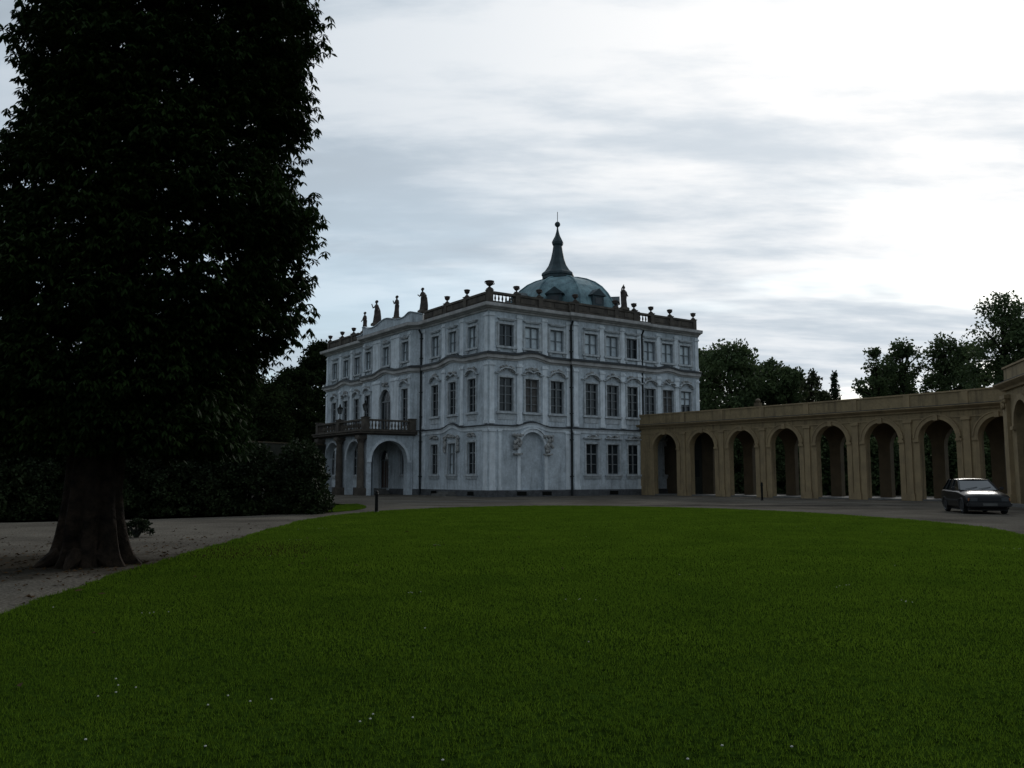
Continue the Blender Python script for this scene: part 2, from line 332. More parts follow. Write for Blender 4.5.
# ------------------------------------------------------------------ ground
def catmull(pts, n=8, closed=True):
    out = []; m = len(pts)
    for i in range(m):
        p0, p1, p2, p3 = (Vector(pts[(i + k) % m]) for k in (-1, 0, 1, 2))
        for j in range(n):
            t = j / n; out.append(0.5 * ((2 * p1) + (p2 - p0) * t + (2 * p0 - 5 * p1 + 4 * p2 - p3) * t * t + (3 * p1 - p0 - 3 * p2 + p3) * t ** 3))
    return [(p.x, p.y) for p in out]
def sheet(name, pts, z, m):
    me = bpy.data.meshes.new(name); bm = bmesh.new(); vs = [bm.verts.new((x, y, z)) for x, y in pts]
    f = bm.faces.new(vs); bmesh.ops.triangulate(bm, faces=[f]); bmesh.ops.recalc_face_normals(bm, faces=bm.faces)
    for f in bm.faces:
        if f.normal.z < 0: f.normal_flip()
    bm.to_mesh(me); bm.free(); me.materials.append(m); o = bpy.data.objects.new(name, me); COL.objects.link(o); return o
tag(sheet('ground', [(-900, -200), (900, -200), (900, 1500), (-900, 1500)], -0.01, M['field']), kind='structure')
drive_pts = [(-60, -20), (60, -20), (60, 60), (46, 92), (20, 92), (14, 80), (5, 84), (-12, 96), (-30, 98), (-31, 76), (-16, 60),
             (-9.0, 47.5), (-9.6, 40), (-9.2, 35), (-10.0, 33.0), (-12.6, 30.5), (-16, 28.3), (-22, 27.0), (-60, 26.5)]
tag(sheet('gravel_drive', drive_pts, 0.0, M['gravel']), kind='structure')
lawn_pts = catmull([(-5.4, 9.1), (-5.65, 11), (-6.0, 14.2), (-6.35, 19.3), (-6.85, 26), (-6.95, 30.5), (-6.2, 35.2), (-4.3, 39.6), (0, 43.6), (4.4, 43.6), (8.8, 40.7),
                    (11.6, 36.5), (12.9, 32.3), (13.6, 28.2), (13.5, 24.5), (12.7, 21.4), (12.4, 15), (11.5, 6), (8, -3), (2, -6), (-2.5, -4), (-4.6, 3)], 8)
lawn_pts = [(x + .05 * math.sin(k * 2.7) + .04 * math.sin(k * 7.1), y + .05 * math.sin(k * 3.9)) for k, (x, y) in enumerate(lawn_pts)]
lawn = tag(sheet('lawn', lawn_pts, 0.02, M['turf']), kind='structure')
strip_pts = [(-8.6, 47), (-7.4, 44.0), (-6.9, 40.5), (-7.3, 37.0), (-8.6, 35.2), (-9.3, 36), (-9.5, 41)]
tag(sheet('grass_verge', catmull(strip_pts, 5), 0.012, M['turf']), kind='structure')

def inside(poly, X, Y):
    c = np.zeros(len(X), bool); n = len(poly)
    for i in range(n):
        x1, y1 = poly[i]; x2, y2 = poly[(i + 1) % n]
        k = ((y1 > Y) != (y2 > Y)); xi = (x2 - x1) * (Y - y1) / ((y2 - y1) if y2 != y1 else 1e-9) + x1
        c ^= k & (X < xi)
    return c
def tri_mesh(name, V, F, m, fsize=3):
    me = bpy.data.meshes.new(name); nv = len(V); nf = len(F)
    me.vertices.add(nv); me.vertices.foreach_set('co', np.ascontiguousarray(V, np.float32).ravel())
    me.loops.add(nf * fsize); me.loops.foreach_set('vertex_index', np.ascontiguousarray(F, np.int32).ravel())
    me.polygons.add(nf); me.polygons.foreach_set('loop_start', np.arange(0, nf * fsize, fsize, dtype=np.int32))
    me.update(calc_edges=True); me.validate(); me.materials.append(m); return me
def grass(name, poly, areas, label):
    Vs = []; base = 0; Fs = []
    for (y0, y1, n, hmin, hmax, w, z) in areas:
        X = rng.uniform(-12, 15, n * 3); Y = y0 + (y1 - y0) * rng.random(n * 3)
        k = inside(poly, X, Y) & (np.abs(X) < 0.63 * Y + 1.2); X = X[k][:n]; Y = Y[k][:n]
        bare = ((X + 5.0) / 1.5) ** 2 + ((Y - 17.6) / 2.4) ** 2 < 0.8 + 0.5 * rng.random(len(X)); keep = ~(bare & (rng.random(len(X)) < 0.45)); X = X[keep]; Y = Y[keep]
        m = len(X); tuft = 0.85 + 0.3 * (np.sin(X * 5.1 + 1.3 * np.sin(Y * 2.7)) * np.sin(Y * 4.3 + 2 * X)) ** 2
        h = rng.uniform(hmin, hmax, m) * tuft; a = rng.random(m) * 2 * np.pi; l = rng.uniform(0.15, 0.95, m) * h; b = a + np.pi / 2 + rng.uniform(-1, 1, m)
        dx = np.cos(a) * w / 2; dy = np.sin(a) * w / 2; ox = np.cos(b) * l; oy = np.sin(b) * l
        V = np.zeros((m, 3, 3)); V[:, 0] = np.c_[X - dx, Y - dy, np.full(m, z)]; V[:, 1] = np.c_[X + dx, Y + dy, np.full(m, z)]; V[:, 2] = np.c_[X + ox, Y + oy, z + h]
        Vs.append(V.reshape(-1, 3)); Fs.append(np.arange(m * 3).reshape(-1, 3) + base); base += m * 3
    me = tri_mesh(name, np.concatenate(Vs), np.concatenate(Fs), M['blade']); o = bpy.data.objects.new(name, me); COL.objects.link(o)
    return tag(o, label, 'grass', kind='stuff')
grass('short_grass', lawn_pts, [(3.6, 7, 110000, .015, .045, .005, .018), (7, 13, 170000, .02, .05, .008, .018), (13, 24, 200000, .03, .06, .016, .018), (24, 44, 160000, .035, .065, .03, .018)],
      'short mown green grass covering the oval lawn')
grass('verge_grass', catmull(strip_pts, 5), [(35, 47, 30000, .04, .08, .03, .01)], 'small patch of grass beside the shrubs by the palace drive')
# daisies scattered in the lawn
dm = MB()
for i in range(34):
    y = 4.2 + 24 * random.random() ** 1.4; x = random.uniform(-.58, .58) * y
    if not inside(lawn_pts, np.array([x]), np.array([y]))[0]: continue
    if i % 3 == 0:
        for k in range(3): dm.blob((x + random.gauss(0, .12), y + random.gauss(0, .12), .062), (.007, .007, .005), 6)
    dm.blob((x, y, .065), (.008, .008, .005), 6)
tag(dm.build('daisies', M['daisy']), 'tiny white daisies scattered over the green lawn', 'flowers', kind='stuff')

lm = MB()
for i in range(1800):
    d = abs(random.gauss(0, 4.2)) + .8; a = random.random() * 6.28; x = -7.1 + d * math.cos(a); y = 15.5 + d * math.sin(a) * 1.3
    if y < 6: continue
    g = inside(lawn_pts, np.array([x]), np.array([y]))[0]
    if g and random.random() < .92: continue
    z = .055 if g else .008; L = random.uniform(.025, .06); b = random.random() * 6.28; c, s_ = math.cos(b) * L, math.sin(b) * L
    lm.add([(x - c, y - s_, z), (x + s_ * .4, y - c * .4, z + random.uniform(0, .03)), (x + c, y + s_, z + random.uniform(0, .02)), (x - s_ * .4, y + c * .4, z + random.uniform(0, .03))], [(0, 1, 2, 3)])
tag(lm.build('fallen_leaves', mat('fallen_leaf', (0.075, 0.042, 0.018), (0.035, 0.022, 0.012), scale=2, spec=.05, bump=0)), 'brown fallen leaves littering the gravel round the chestnut trunk', 'leaves', kind='stuff')

# ------------------------------------------------------------------ the palace
C0 = Vector((-1.78, 64.7, 0)); A_ = math.atan2(870, 1258)
DR = Vector((math.cos(A_), math.sin(A_), 0)); DL = Vector((-math.sin(A_), math.cos(A_), 0))   # right facade and left facade directions
def W(s, t, z=0.0): p = C0 + DR * s + DL * t; return Vector((p.x, p.y, z))
LR, LL = 22.7, 31.1
Z1, Z2, ZC, ZT, ZP = 5.3, 10.35, 14.1, 14.62, 15.62
palace = empty('palace', C0, 'white three storey baroque palace with green copper dome and stone balcony over its entrance', 'palace')
PR = lambda u, z, d=0.0: tuple(W(u, -d, z))           # right facade, u = s
PL = lambda u, z, d=0.0: tuple(W(-d, u, z))           # left facade, u = t
def shift(P, k): return lambda u, z, d=0.0: P(u, z, d + k)
PB, PE = shift(PR, 0.22), shift(PL, 0.7)
def chamfer(ta, sa, tb, sb):
    a = W(sa, ta); b = W(sb, tb); L = (b - a).length; ud = (b - a) / L; nd = Vector((-ud.y, ud.x, 0))
    if nd.dot(-DR) < 0: nd = -nd
    return frame_map(a, ud, nd), L
F3 = dict(w=1.34, z0=11.45, z1=13.15); F2 = dict(w=1.3, z0=6.45, z1=9.05); F1 = dict(w=1.26, z0=1.7, z1=4.15)
def op(u, base, **k): d = dict(base); d['u'] = u; d.update(k); return d
sections = [
    (PR, 0, 7.95, [1.62, 4.05, 6.5], 'A'), (PB, 7.95, 15.45, [9.87, 12.15, 14.4], 'B'), (PR, 15.45, LR, [16.6, 18.75, 20.95], 'C'),
    (PL, 0, 10.3, [2.3, 5.25, 8.05], 'D'), (PE, 11.0, 20.6, [12.1, 15.8, 19.5], 'E'), (PL, 21.3, LL, [23.45, 26.1, 28.9], 'F')]
NICHE = dict(u=4.05, w=2.3, z0=0.5, z1=4.95, arch=True)
win_jobs = []
for P, u0, u1, us, key in sections:
    ops = []
    for i, u in enumerate(us):
        sh3 = op(u, F3, w=1.22 if key in 'DEF' else 1.34); ops.append(sh3); win_jobs.append((P, sh3, 3, key, i))
        if key == 'E' and i == 1: o2 = op(u, F2, w=2.2, z0=5.5, z1=9.3, arch=True)
        else: o2 = op(u, F2, w=1.16 if key in 'DEF' else 1.3, z0=F2['z0'] if key != 'E' else 5.8)
        ops.append(o2); win_jobs.append((P, o2, 2, key, i))
        if key == 'A': continue
        if key == 'E' and i == 1: o1 = op(u, F1, w=1.8, z0=0.5, z1=3.9, arch=True)
        else: o1 = op(u, F1, w=1.16 if key in 'DEF' else 1.26)
        ops.append(o1); win_jobs.append((P, o1, 1, key, i))
    if key == 'A': ops.append(NICHE)
    mb = MB(); facade(mb, P, u0, u1, 0.0, ZT, ops, 0.3)
    if key == 'A':      # back of the blind niche
        n = 12; r = 1.15; pts = [(4.05 - r, .5)] + [(4.05 - r * math.cos(math.pi * k / n), 3.8 + r * math.sin(math.pi * k / n)) for k in range(n + 1)] + [(4.05 + r, .5)]
        mb.add([P(a, b, -0.3) for a, b in pts], [tuple(range(len(pts)))])
    mb.build('wall', M['plaster'], palace)
# returns, chamfers, plain rear walls
mb = MB()
for u in (7.95, 15.45): mb.add([PR(u, 0, 0), PR(u, 0, .22), PR(u, ZT, .22), PR(u, ZT, 0)], [(0, 1, 2, 3)]); mb.build('wall', M['plaster'], palace); mb = MB()
for ta, sa, tb, sb in ((10.3, 0, 11.0, -.7), (20.6, -.7, 21.3, 0)):
    mb.add([W(sa, ta), W(sb, tb), W(sb, tb, ZT), W(sa, ta, ZT)], [(0, 1, 2, 3)]); mb.build('wall', M['plaster'], palace); mb = MB()
for a, b in (((LR, 0), (LR, 9)), ((LR, 9), (27.5, 9)), ((27.5, 9), (27.5, 22.6)), ((27.5, 22.6), (LR, 22.6)), ((LR, 22.6), (LR, LL)), ((LR, LL), (0, LL))):
    mb.add([W(*a), W(*b), W(*b, ZT), W(*a, ZT)], [(0, 1, 2, 3)])
mb.build('wall', M['plaster'], palace)

# windows: surround, frame with bars, pane
PANES = {('A', 2, 1): 'board', ('C', 2, 1): 'board', ('C', 2, 2): 'half', ('D', 1, 1): 'blind'}
def window(P, o, fl, key, i):
    u, w, z0, z1 = o['u'], o['w'], o['z0'], o['z1']; r = w / 2; m = MB(); arch = o.get('arch')
    zt = z1 - r if arch else z1
    sw = 0.15
    m.mbox(P, u - r - sw, u - r, z0, zt, -0.02, 0.07); m.mbox(P, u + r, u + r + sw, z0, zt, -0.02, 0.07)
    m.mbox(P, u - r - sw - .12, u + r + sw + .12, z0 - 0.16, z0 - 0.003, -0.02, 0.17)
    if arch: arc_band(m, P, u, zt, r, r + sw, -0.02, 0.09)
    else: m.mbox(P, u - r - sw, u + r + sw, z1, z1 + sw, -0.02, 0.075)
    if fl == 3:
        m.mbox(P, u - r - .05, u + r + .05, z1 + .30, z1 + .38, 0, .16)
        m.mbox(P, u - r - .2, u + r + .2, z1 + .383, z1 + .46, 0, .2)
        m.mbox(P, u - r - sw, u - r + .1, z0 - .36, z0 - .165, 0, .1); m.mbox(P, u + r - .1, u + r + sw, z0 - .36, z0 - .165, 0, .1)
        m.mbox(P, u - r - .28, u - r - .17, z0 - .1, z1 + .1, 0, .05); m.mbox(P, u + r + .17, u + r + .28, z0 - .1, z1 + .1, 0, .05)
    if fl == 2 and not arch:   # eyebrow hood
        if (i % 2 == 0) or key in 'B': arc_band(m, P, u, z1 + .22, r + .12, r + .24, 0, .26, 18, 162, 14, 0.62)
        else:
            arc_band(m, P, u - .42, z1 + .38, .34, .45, 0, .24, 20, 170, 8, .6); arc_band(m, P, u + .42, z1 + .38, .34, .45, 0, .24, 10, 160, 8, .6)
        m.mbox(P, u - r - .42, u - r - .06, z1 + .28, z1 + .37, 0, .2); m.mbox(P, u + r + .06, u + r + .42, z1 + .28, z1 + .37, 0, .2)
        m.mbox(P, u - r - .1, u + r + .1, z0 - .62, z0 - .2, 0, .04)
    if fl == 1 and key not in 'E':
        m.mbox(P, u - r - .2, u + r + .2, z0 - .34, z0 - .163, 0, .09)
        if key != 'D':
            m.mbox(P, u - r - .3, u + r + .3, z1 + .42, z1 + .52, 0, .2); arc_band(m, P, u, z1 + .5, .38, .48, 0, .22, 15, 165, 10, .55)
    win = m.build('window', M['surround'], palace)
    # glazing bars
    f = MB(); dd0, dd1 = -0.17, -0.11; bw = .045
    f.mbox(P, u - r + .002, u - r + .07, z0, zt, dd0, dd1); f.mbox(P, u + r - .07, u + r - .002, z0, zt, dd0, dd1)
    f.mbox(P, u - r + .07, u + r - .07, z0 + .002, z0 + .07, dd0, dd1)
    if arch:
        arc_band(f, P, u, zt, r - .08, r - .004, dd0, dd1); f.mbox(P, u - r, u + r, zt - .05, zt + .05, dd0 - .01, dd1 + .01)
        for q in (-.5, -.17, .17, .5): f.mbox(P, u + q * w * .9 - .035, u + q * w * .9 + .035, z0, zt, dd0, dd1)
        for a in (45, 90, 135): f.add([P(u, zt, dd1 - .02), P(u + .05, zt, dd1 - .02), P(u + math.cos(R(a)) * (r - .05) + .05, zt + math.sin(R(a)) * (r - .05), dd1 - .02), P(u + math.cos(R(a)) * (r - .05), zt + math.sin(R(a)) * (r - .05), dd1 - .02)], [(0, 1, 2, 3)])
    else:
        f.mbox(P, u - r + .07, u + r - .07, z1 - .07, z1 - .002, dd0, dd1); f.mbox(P, u - .05, u + .05, z0 + .07, z1 - .07, dd0 - .003, dd1 + .02)
        rows = {3: 2, 2: 4, 1: 3}[fl]
        for q in range(1, rows):
            z = z0 + (z1 - z0) * q / rows; b_ = .05 if (fl != 3 and q == rows - 1) else .022
            f.mbox(P, u - r + .07, u - .05, z - b_, z + b_, dd0, dd1); f.mbox(P, u + .05, u + r - .07, z - b_, z + b_, dd0, dd1)
    f.build('frame', M['winframe'] if fl != 3 else M['greyframe'], win)
    kind = PANES.get((key, fl, i)); pm = M['blind'] if fl == 3 and (key, i) not in (('B', 2), ('A', 0)) else M['glass']  # most top-floor panes: pale colour paints sky reflected in the glass
    if kind == 'blind': pm = M['blind']
    if kind == 'board': pm = M['board']
    g = MB(); n = 12
    if arch: pts = [(u - r, z0)] + [(u - r * math.cos(math.pi * k / n), zt + r * math.sin(math.pi * k / n)) for k in range(n + 1)] + [(u + r, z0)]
    else: pts = [(u - r, z0), (u + r, z0), (u + r, z1), (u - r, z1)]
    tl = random.uniform(-.008, .008)
    g.add([P(a, b, -0.2 + tl * (b - z0)) for a, b in pts], [tuple(range(len(pts)))])
    p = g.build('pane', pm, win)
    if kind == 'board': p['label'] = 'boarded up window opening'
    if kind == 'half':
        h = MB(); h.mbox(P, u - r + .01, u + r - .01, z0 + (z1 - z0) * .55, z1 - .01, -.195, -.175); h.build('blind', M['blind'], win)
    if fl == 2 and key in 'D' and i == 1:
        pass
for j in win_jobs: window(*j)

# pilasters and corner strips
def pil(P, a, b, z0, z1, d=0.07, cap=True):
    m = MB(); m.mbox(P, a, b, z0, z1, -.01, d)
    if cap: m.mbox(P, a - .06, b + .06, z1 - .28, z1 - .12, -.01, d + .06); m.mbox(P, a - .04, b + .04, z0, z0 + .25, -.01, d + .04)
    m.build('pilaster', M['trim'], palace)
for P, u0, u1, us, key in sections:
    mids = [(us[0] + us[1]) / 2, (us[1] + us[2]) / 2]
    for z0, z1 in ((Z1 + .2, Z2 - .15), (Z2 + .62, ZC - .12)):
        hw = .8 if key == 'E' else .24
        for q in mids: pil(P, q - hw, q + hw, z0, z1)
        pil(P, u0 + .08, u0 + .5, z0, z1); pil(P, u1 - .5, u1 - .08, z0, z1)
    pil(P, u0 + .08, u0 + .62, .5, Z1 - .12, .05); pil(P, u1 - .62, u1 - .08, .5, Z1 - .12, .05)
    if key == 'A':
        pil(P, u0 + .9, u0 + 1.15, .5, Z1 - .12, .05)
        m = MB()   # keyed surround of the niche and its brackets
        arc_band(m, P, 4.05, 3.8, 1.15, 1.38, -.01, .12); arc_band(m, P, 4.05, 3.8, 1.40, 1.52, -.01, .2, 12, 168)
        m.mbox(P, 2.62, 2.9, .5, 3.8, -.01, .1); m.mbox(P, 5.2, 5.48, .5, 3.8, -.01, .1); m.build('niche_surround', M['trim'], palace)
        for c in (2.62, 5.5):
            m = MB()
            for k in range(26):
                a = random.uniform(-.38, .38); m.blob(P(c + a, 3.95 + random.uniform(-.5, .75), .16 + random.uniform(0, .12)), (.12, .12, .15), 6)
            m.mbox(P, c - .45, c + .45, 4.62, 4.74, 0, .34); m.mbox(P, c - .38, c + .38, 3.18, 3.3, 0, .28)
            m.build('stucco_bracket', M['ornament'], palace)
    # stucco garlands
    for k, u in enumerate(us):
        m = MB()
        if key in 'ABCDF':
            for q in range(22):
                a = random.uniform(-.62, .62); m.blob(P(u + a, 9.62 + .25 * math.cos(a * 2.2) + random.uniform(-.12, .12), .1), (.1, .1, .075), 6)
            for sg in (-1, 1): m.tube([P(u + sg * (.25 + .1 * j), 9.55 + .16 * math.sin(j * 1.3), .13) for j in range(6)], [.05, .06, .055, .05, .04, .03], 6)
        if m.v: m.build('stucco_garland', M['ornament'], palace); m = MB()
        if key in 'BCDF':
            for q in range(22):
                a = random.uniform(-.62, .62); m.blob(P(u + a, 4.72 + random.uniform(-.14, .16), .12), (.1, .1, .07), 6)
            if key == 'D' and k == 1:
                m.build('stucco_garland', M['ornament'], palace); m = MB()
                for sg in (-1, 1):
                    for q in range(16): m.blob(P(u + sg * (1.0 + random.uniform(-.12, .12)), 3.5 + q * .08, .12), (.11, .11, .12), 6)
                    m.build('stucco_garland', M['ornament'], palace); m = MB()
        if key == 'E':
            for q in range(20): m.blob(P(u + random.uniform(-.6, .6), 9.75 + random.uniform(-.16, .14), .1), (.1, .1, .075), 6)
            m.build('stucco_garland', M['ornament'], palace); m = MB()
            for q in range(16): m.blob(P(u + random.uniform(-.4, .4), 13.55 + random.uniform(-.15, .15), .1), (.09, .09, .07), 6)
        if m.v: m.build('stucco_garland', M['ornament'], palace)

# perimeter path with mitres, for the mouldings
peri = [(LR, 0), (15.45, 0), (15.45, -.22), (7.95, -.22), (7.95, 0), (0, 0), (0, 10.3), (-.7, 11.0), (-.7, 20.6), (0, 21.3), (0, LL), (LR, LL)]
def perim(hump, closed=False, pts=peri):
    dens = []
    n = len(pts); segs = n if closed else n - 1
    for i in range(segs):
        a = Vector((*pts[i], 0)); b = Vector((*pts[(i + 1) % n], 0)); L = (b - a).length; k = max(1, int(L / 0.35))
        for j in range(k): dens.append(a.lerp(b, j / k))
    if not closed: dens.append(Vector((*pts[-1], 0)))
    out = []; m = len(dens)
    for i, p in enumerate(dens):
        a = dens[i - 1] if (i > 0 or closed) else None; b = dens[(i + 1) % m] if (i < m - 1 or closed) else None
        def nrm(q): d = q.normalized(); return Vector((-d.y, d.x, 0)) * -1
        n1 = nrm(p - a) if a is not None else None; n2 = nrm(b - p) if b is not None else None
        n1 = n1 if n1 is not None else n2; n2 = n2 if n2 is not None else n1
        mi = (n1 + n2) / (1 + n1.dot(n2))
        if mi.dot(p - Vector((11, 15, 0))) < 0: mi = mi * 1
        w = W(p.x, p.y); mw = DR * mi.x + DL * mi.y
        out.append((w.x, w.y, mw.x, mw.y, hump(p.x, p.y)))
    return out
def bump(x, c, w, h): 
    q = abs(x - c) / w
    return h * 0.5 * (1 + math.cos(math.pi * q)) if q < 1 else 0.0
def hump2(s, t):
    if t <= 0.01 and s > .01: return bump(s, 4.05, 1.9, .3) + bump(s, 18.75, 1.7, .22)
    if s <= 0.01: return bump(t, 5.25, 2.3, .3) + bump(t, 15.8, 2.4, .35) + bump(t, 26.35, 2.3, .3)
    return 0
def hump1(s, t):
    if t <= 0.01 and s > .01: return bump(s, 4.05, 1.9, .36)
    if s <= 0.01: return bump(t, 5.25, 1.7, .36) + bump(t, 26.35, 1.7, .36)
    return 0
def orient(path):   # make mitre vectors point outwards
    cx, cy, _ = W(LR / 2, LL / 2); s = sum((x - cx) * a + (y - cy) * b for x, y, a, b, _ in path)
    return path if s > 0 else [(x, y, -a, -b, z) for x, y, a, b, z in path]
flat = lambda s, t: 0
MB().sweep(orient(perim(flat)), [(-.05, ZC), (.12, ZC), (.14, ZC + .13), (.30, ZC + .16), (.34, ZC + .22), (.54, ZC + .25), (.58, ZC + .3), (.60, ZT), (-.05, ZT)]).build('main_cornice', M['cornice'], palace)
MB().sweep(orient(perim(flat)), [(.0, ZT + .003), (.60, ZT + .003), (.60, ZT + .015), (.0, ZT + .08)]).build('cornice_flashing', M['flash'], palace)
MB().sweep(orient(perim(hump2)), [(-.05, Z2), (.08, Z2), (.1, Z2 + .1), (.24, Z2 + .14), (.26, Z2 + .36), (.30, Z2 + .40), (-.05, Z2 + .46)]).build('cornice', M['cornice'], palace)
MB().sweep(orient(perim(hump2)), [(0, Z2 + .463), (.36, Z2 + .403), (.36, Z2 + .55), (0, Z2 + .66)]).build('cornice_flashing', M['flash'], palace)
MB().sweep(orient(perim(hump1)), [(-.05, Z1 - .3), (.06, Z1 - .3), (.09, Z1 - .12), (.16, Z1 - .03), (.16, Z1), (-.05, Z1)]).build('string_course', M['trim'], palace)
MB().sweep(orient(perim(hump1)), [(0, Z1 + .003), (.2, Z1 + .003), (.2, Z1 + .07), (0, Z1 + .14)]).build('string_flashing', M['flash'], palace)
MB().sweep(orient(perim(flat)), [(-.05, -.02), (.1, -.02), (.1, .44), (.04, .5), (-.05, .5)]).build('plinth', M['plinth'], palace)

# parapet: solid panels and pierced balustrades between posts
BAL = [(.05, 0), (.065, .03), (.04, .08), (.085, .22), (.07, .32), (.035, .48), (.06, .53), (.06, .56)]
def balusters(mb, P, a, b, z0, h, n, d):
    k = h / .56
    for i in range(n):
        u = a + (b - a) * (i + .5) / n; c = P(u, z0, d); mb.lathe([(r, z * k) for r, z in BAL], c, 8)
def parapet(P, a, b, pierced, posts):
    m = MB(); D0, D1 = -.42, -.04
    m.mbox(P, a, b, ZT + .085, ZT + .28, D0 + .02, D1 - .02); m.mbox(P, a, b, ZP - .17, ZP, D0 - .03, D1 + .03)
    if pierced:
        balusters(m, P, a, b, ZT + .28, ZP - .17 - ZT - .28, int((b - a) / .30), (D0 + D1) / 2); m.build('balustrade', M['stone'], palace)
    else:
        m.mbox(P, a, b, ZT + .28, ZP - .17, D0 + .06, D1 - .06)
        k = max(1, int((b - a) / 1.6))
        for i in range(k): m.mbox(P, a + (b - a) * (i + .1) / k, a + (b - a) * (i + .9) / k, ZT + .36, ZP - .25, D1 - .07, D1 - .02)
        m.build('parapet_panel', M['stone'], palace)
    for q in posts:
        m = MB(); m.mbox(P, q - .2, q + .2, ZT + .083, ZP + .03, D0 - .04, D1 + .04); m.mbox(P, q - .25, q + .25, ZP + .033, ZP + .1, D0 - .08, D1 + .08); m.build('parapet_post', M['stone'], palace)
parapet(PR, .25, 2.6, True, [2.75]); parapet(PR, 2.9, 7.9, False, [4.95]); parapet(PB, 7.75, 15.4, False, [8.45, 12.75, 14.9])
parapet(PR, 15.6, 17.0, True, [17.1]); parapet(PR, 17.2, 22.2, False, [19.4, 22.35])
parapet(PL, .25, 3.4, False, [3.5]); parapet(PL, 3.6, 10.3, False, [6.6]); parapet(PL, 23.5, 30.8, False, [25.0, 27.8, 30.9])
m = MB(); m.mbox(PR, -.0 + .03, .45, ZT + .083, ZP + .05, -.46, -.0 - .02); m.mbox(PR, 0, .5, ZP + .053, ZP + .12, -.5, 0); m.build('parapet_post', M['stone'], palace)
# white attic over the centre of the entrance front
def attic_top(t): return 15.38 + bump(t, 15.8, 2.6, .42) + bump(t, 11.2, 1.2, .3) + bump(t, 20.4, 1.2, .3) - (.15 if t > 22 else 0)
ap = [(a, b) for a, b in ((-0, 10.3), (-.7, 11.0), (-.7, 20.6), (0, 21.3), (0, 23.4))]
m = MB(); path = orient(perim(flat, pts=ap)); n = len(path)
vs = []
for (x, y, mx, my, _) in path:
    q = Vector((x, y, 0)) - C0; t = q.dot(DL); zt = attic_top(t)
    vs += [(x - mx * .45, y - my * .45, ZT + .08), (x + mx * .1, y + my * .1, ZT + .08), (x + mx * .1, y + my * .1, zt - .1), (x + mx * .2, y + my * .2, zt - .07), (x + mx * .2, y + my * .2, zt), (x - mx * .5, y - my * .5, zt)]
fs = [(i * 6 + k, (i + 1) * 6 + k, (i + 1) * 6 + (k + 1) % 6, i * 6 + (k + 1) % 6) for i in range(n - 1) for k in range(6)] + [tuple(range(6)), tuple((n - 1) * 6 + k for k in range(6))]
m.add(vs, fs); m.build('attic', M['plaster'], palace)

# roof and dome
m = MB(); a = .5; ring0 = [W(a, a, ZT + .1), W(LR - a, a, ZT + .1), W(LR - a, LL - a, ZT + .1), W(a, LL - a, ZT + .1)]; ring1 = [W(7, 7, 16.6), W(LR - 6, 7, 16.6), W(LR - 6, LL - 7, 16.6), W(7, LL - 7, 16.6)]
m.add(ring0 + ring1, [(0, 1, 5, 4), (1, 2, 6, 5), (2, 3, 7, 6), (3, 0, 4, 7), (4, 5, 6, 7)])
m.add([W(LR - 4, 9, ZT), W(27.5, 9, ZT), W(27.5, 22.6, ZT), W(LR - 4, 22.6, ZT), W(LR - 4, 15.8, 17.2), W(25, 15.8, 17.2)], [(0, 1, 5, 4), (1, 2, 5), (2, 3, 4, 5), (3, 0, 4)])
m.build('roof', M['slate'], palace)
DC = W(19.4, 15.8); SC = W(18.9, 15.8); rzD = A_
dome_prof = [(6.1, 16.0), (6.1, 17.5), (6.45, 17.7), (6.4, 17.95), (6.0, 18.3), (5.75, 19.1), (5.3, 19.85), (4.65, 20.6), (3.85, 21.2), (2.9, 21.65), (1.9, 21.95), (1.0, 22.1)]
dm_ = MB().lathe([(r / math.cos(math.pi / 8), z) for r, z in dome_prof], (DC.x, DC.y, 0), 8, smooth=False, ph=math.pi / 8, rz=rzD, sx=0.86, sy=0.96).build('dome', M['copper'], palace)
m = MB()
for k in range(8):       # standing ribs on the dome's corners
    th = math.pi / 8 + k * math.pi / 4; pts = []
    for r, z in dome_prof[3:]:
        r = r / math.cos(math.pi / 8); x = r * math.cos(th) * .86; y = r * math.sin(th) * .96
        pts.append((DC.x + x * math.cos(rzD) - y * math.sin(rzD), DC.y + x * math.sin(rzD) + y * math.cos(rzD), z + .03))
    m.tube(pts, .09, 6)
m.build('rib', M['copper'], dm_)
def at_dome(ang, r, z): return Vector((DC.x + r * math.cos(ang), DC.y + r * math.sin(ang), z))
for k, ang in enumerate([rzD - math.pi / 2 + q * math.pi / 4 for q in (-3, -2, -1, 0, 1, 2)]):
    c = at_dome(ang, 5.3, 0); ud = Vector((-math.sin(ang), math.cos(ang), 0)); nd = Vector((math.cos(ang), math.sin(ang), 0))
    P = frame_map(c, ud, nd); m = MB(); z0, z1 = 18.1, 19.3; hw = .7
    m.mbox(P, -hw, hw, z0, z1, -1.9, .55)
    m.add([P(-hw - .25, z1, .7), P(hw + .25, z1, .7), P(0, z1 + .7, .7), P(-hw - .25, z1, -2.2), P(hw + .25, z1, -2.2), P(0, z1 + .7, -2.2)], [(0, 1, 2), (5, 4, 3), (0, 3, 4, 1), (1, 4, 5, 2), (2, 5, 3, 0)])
    d_ = m.build('dormer', M['copper_dark'], dm_)
    d_.data.materials[0] = M['copper_dark']
    m = MB(); m.mbox(P, -.4, .4, z0 + .35, z1 - .2, .553, .57); m.build('dormer', M['glass'], dm_)
sp = [(1.75, 22.3), (1.75, 22.62), (1.85, 22.7), (1.8, 22.95), (1.45, 23.25), (1.05, 23.9), (.78, 24.7), (.60, 25.6), (.5, 26.3), (.62, 26.5), (.66, 26.75), (.5, 27.1), (.3, 27.5), (.16, 28.0), (.09, 28.4), (.09, 28.75)]
sp = [(r * .88, 21.95 + (z - 22.3) * .89) for r, z in sp]
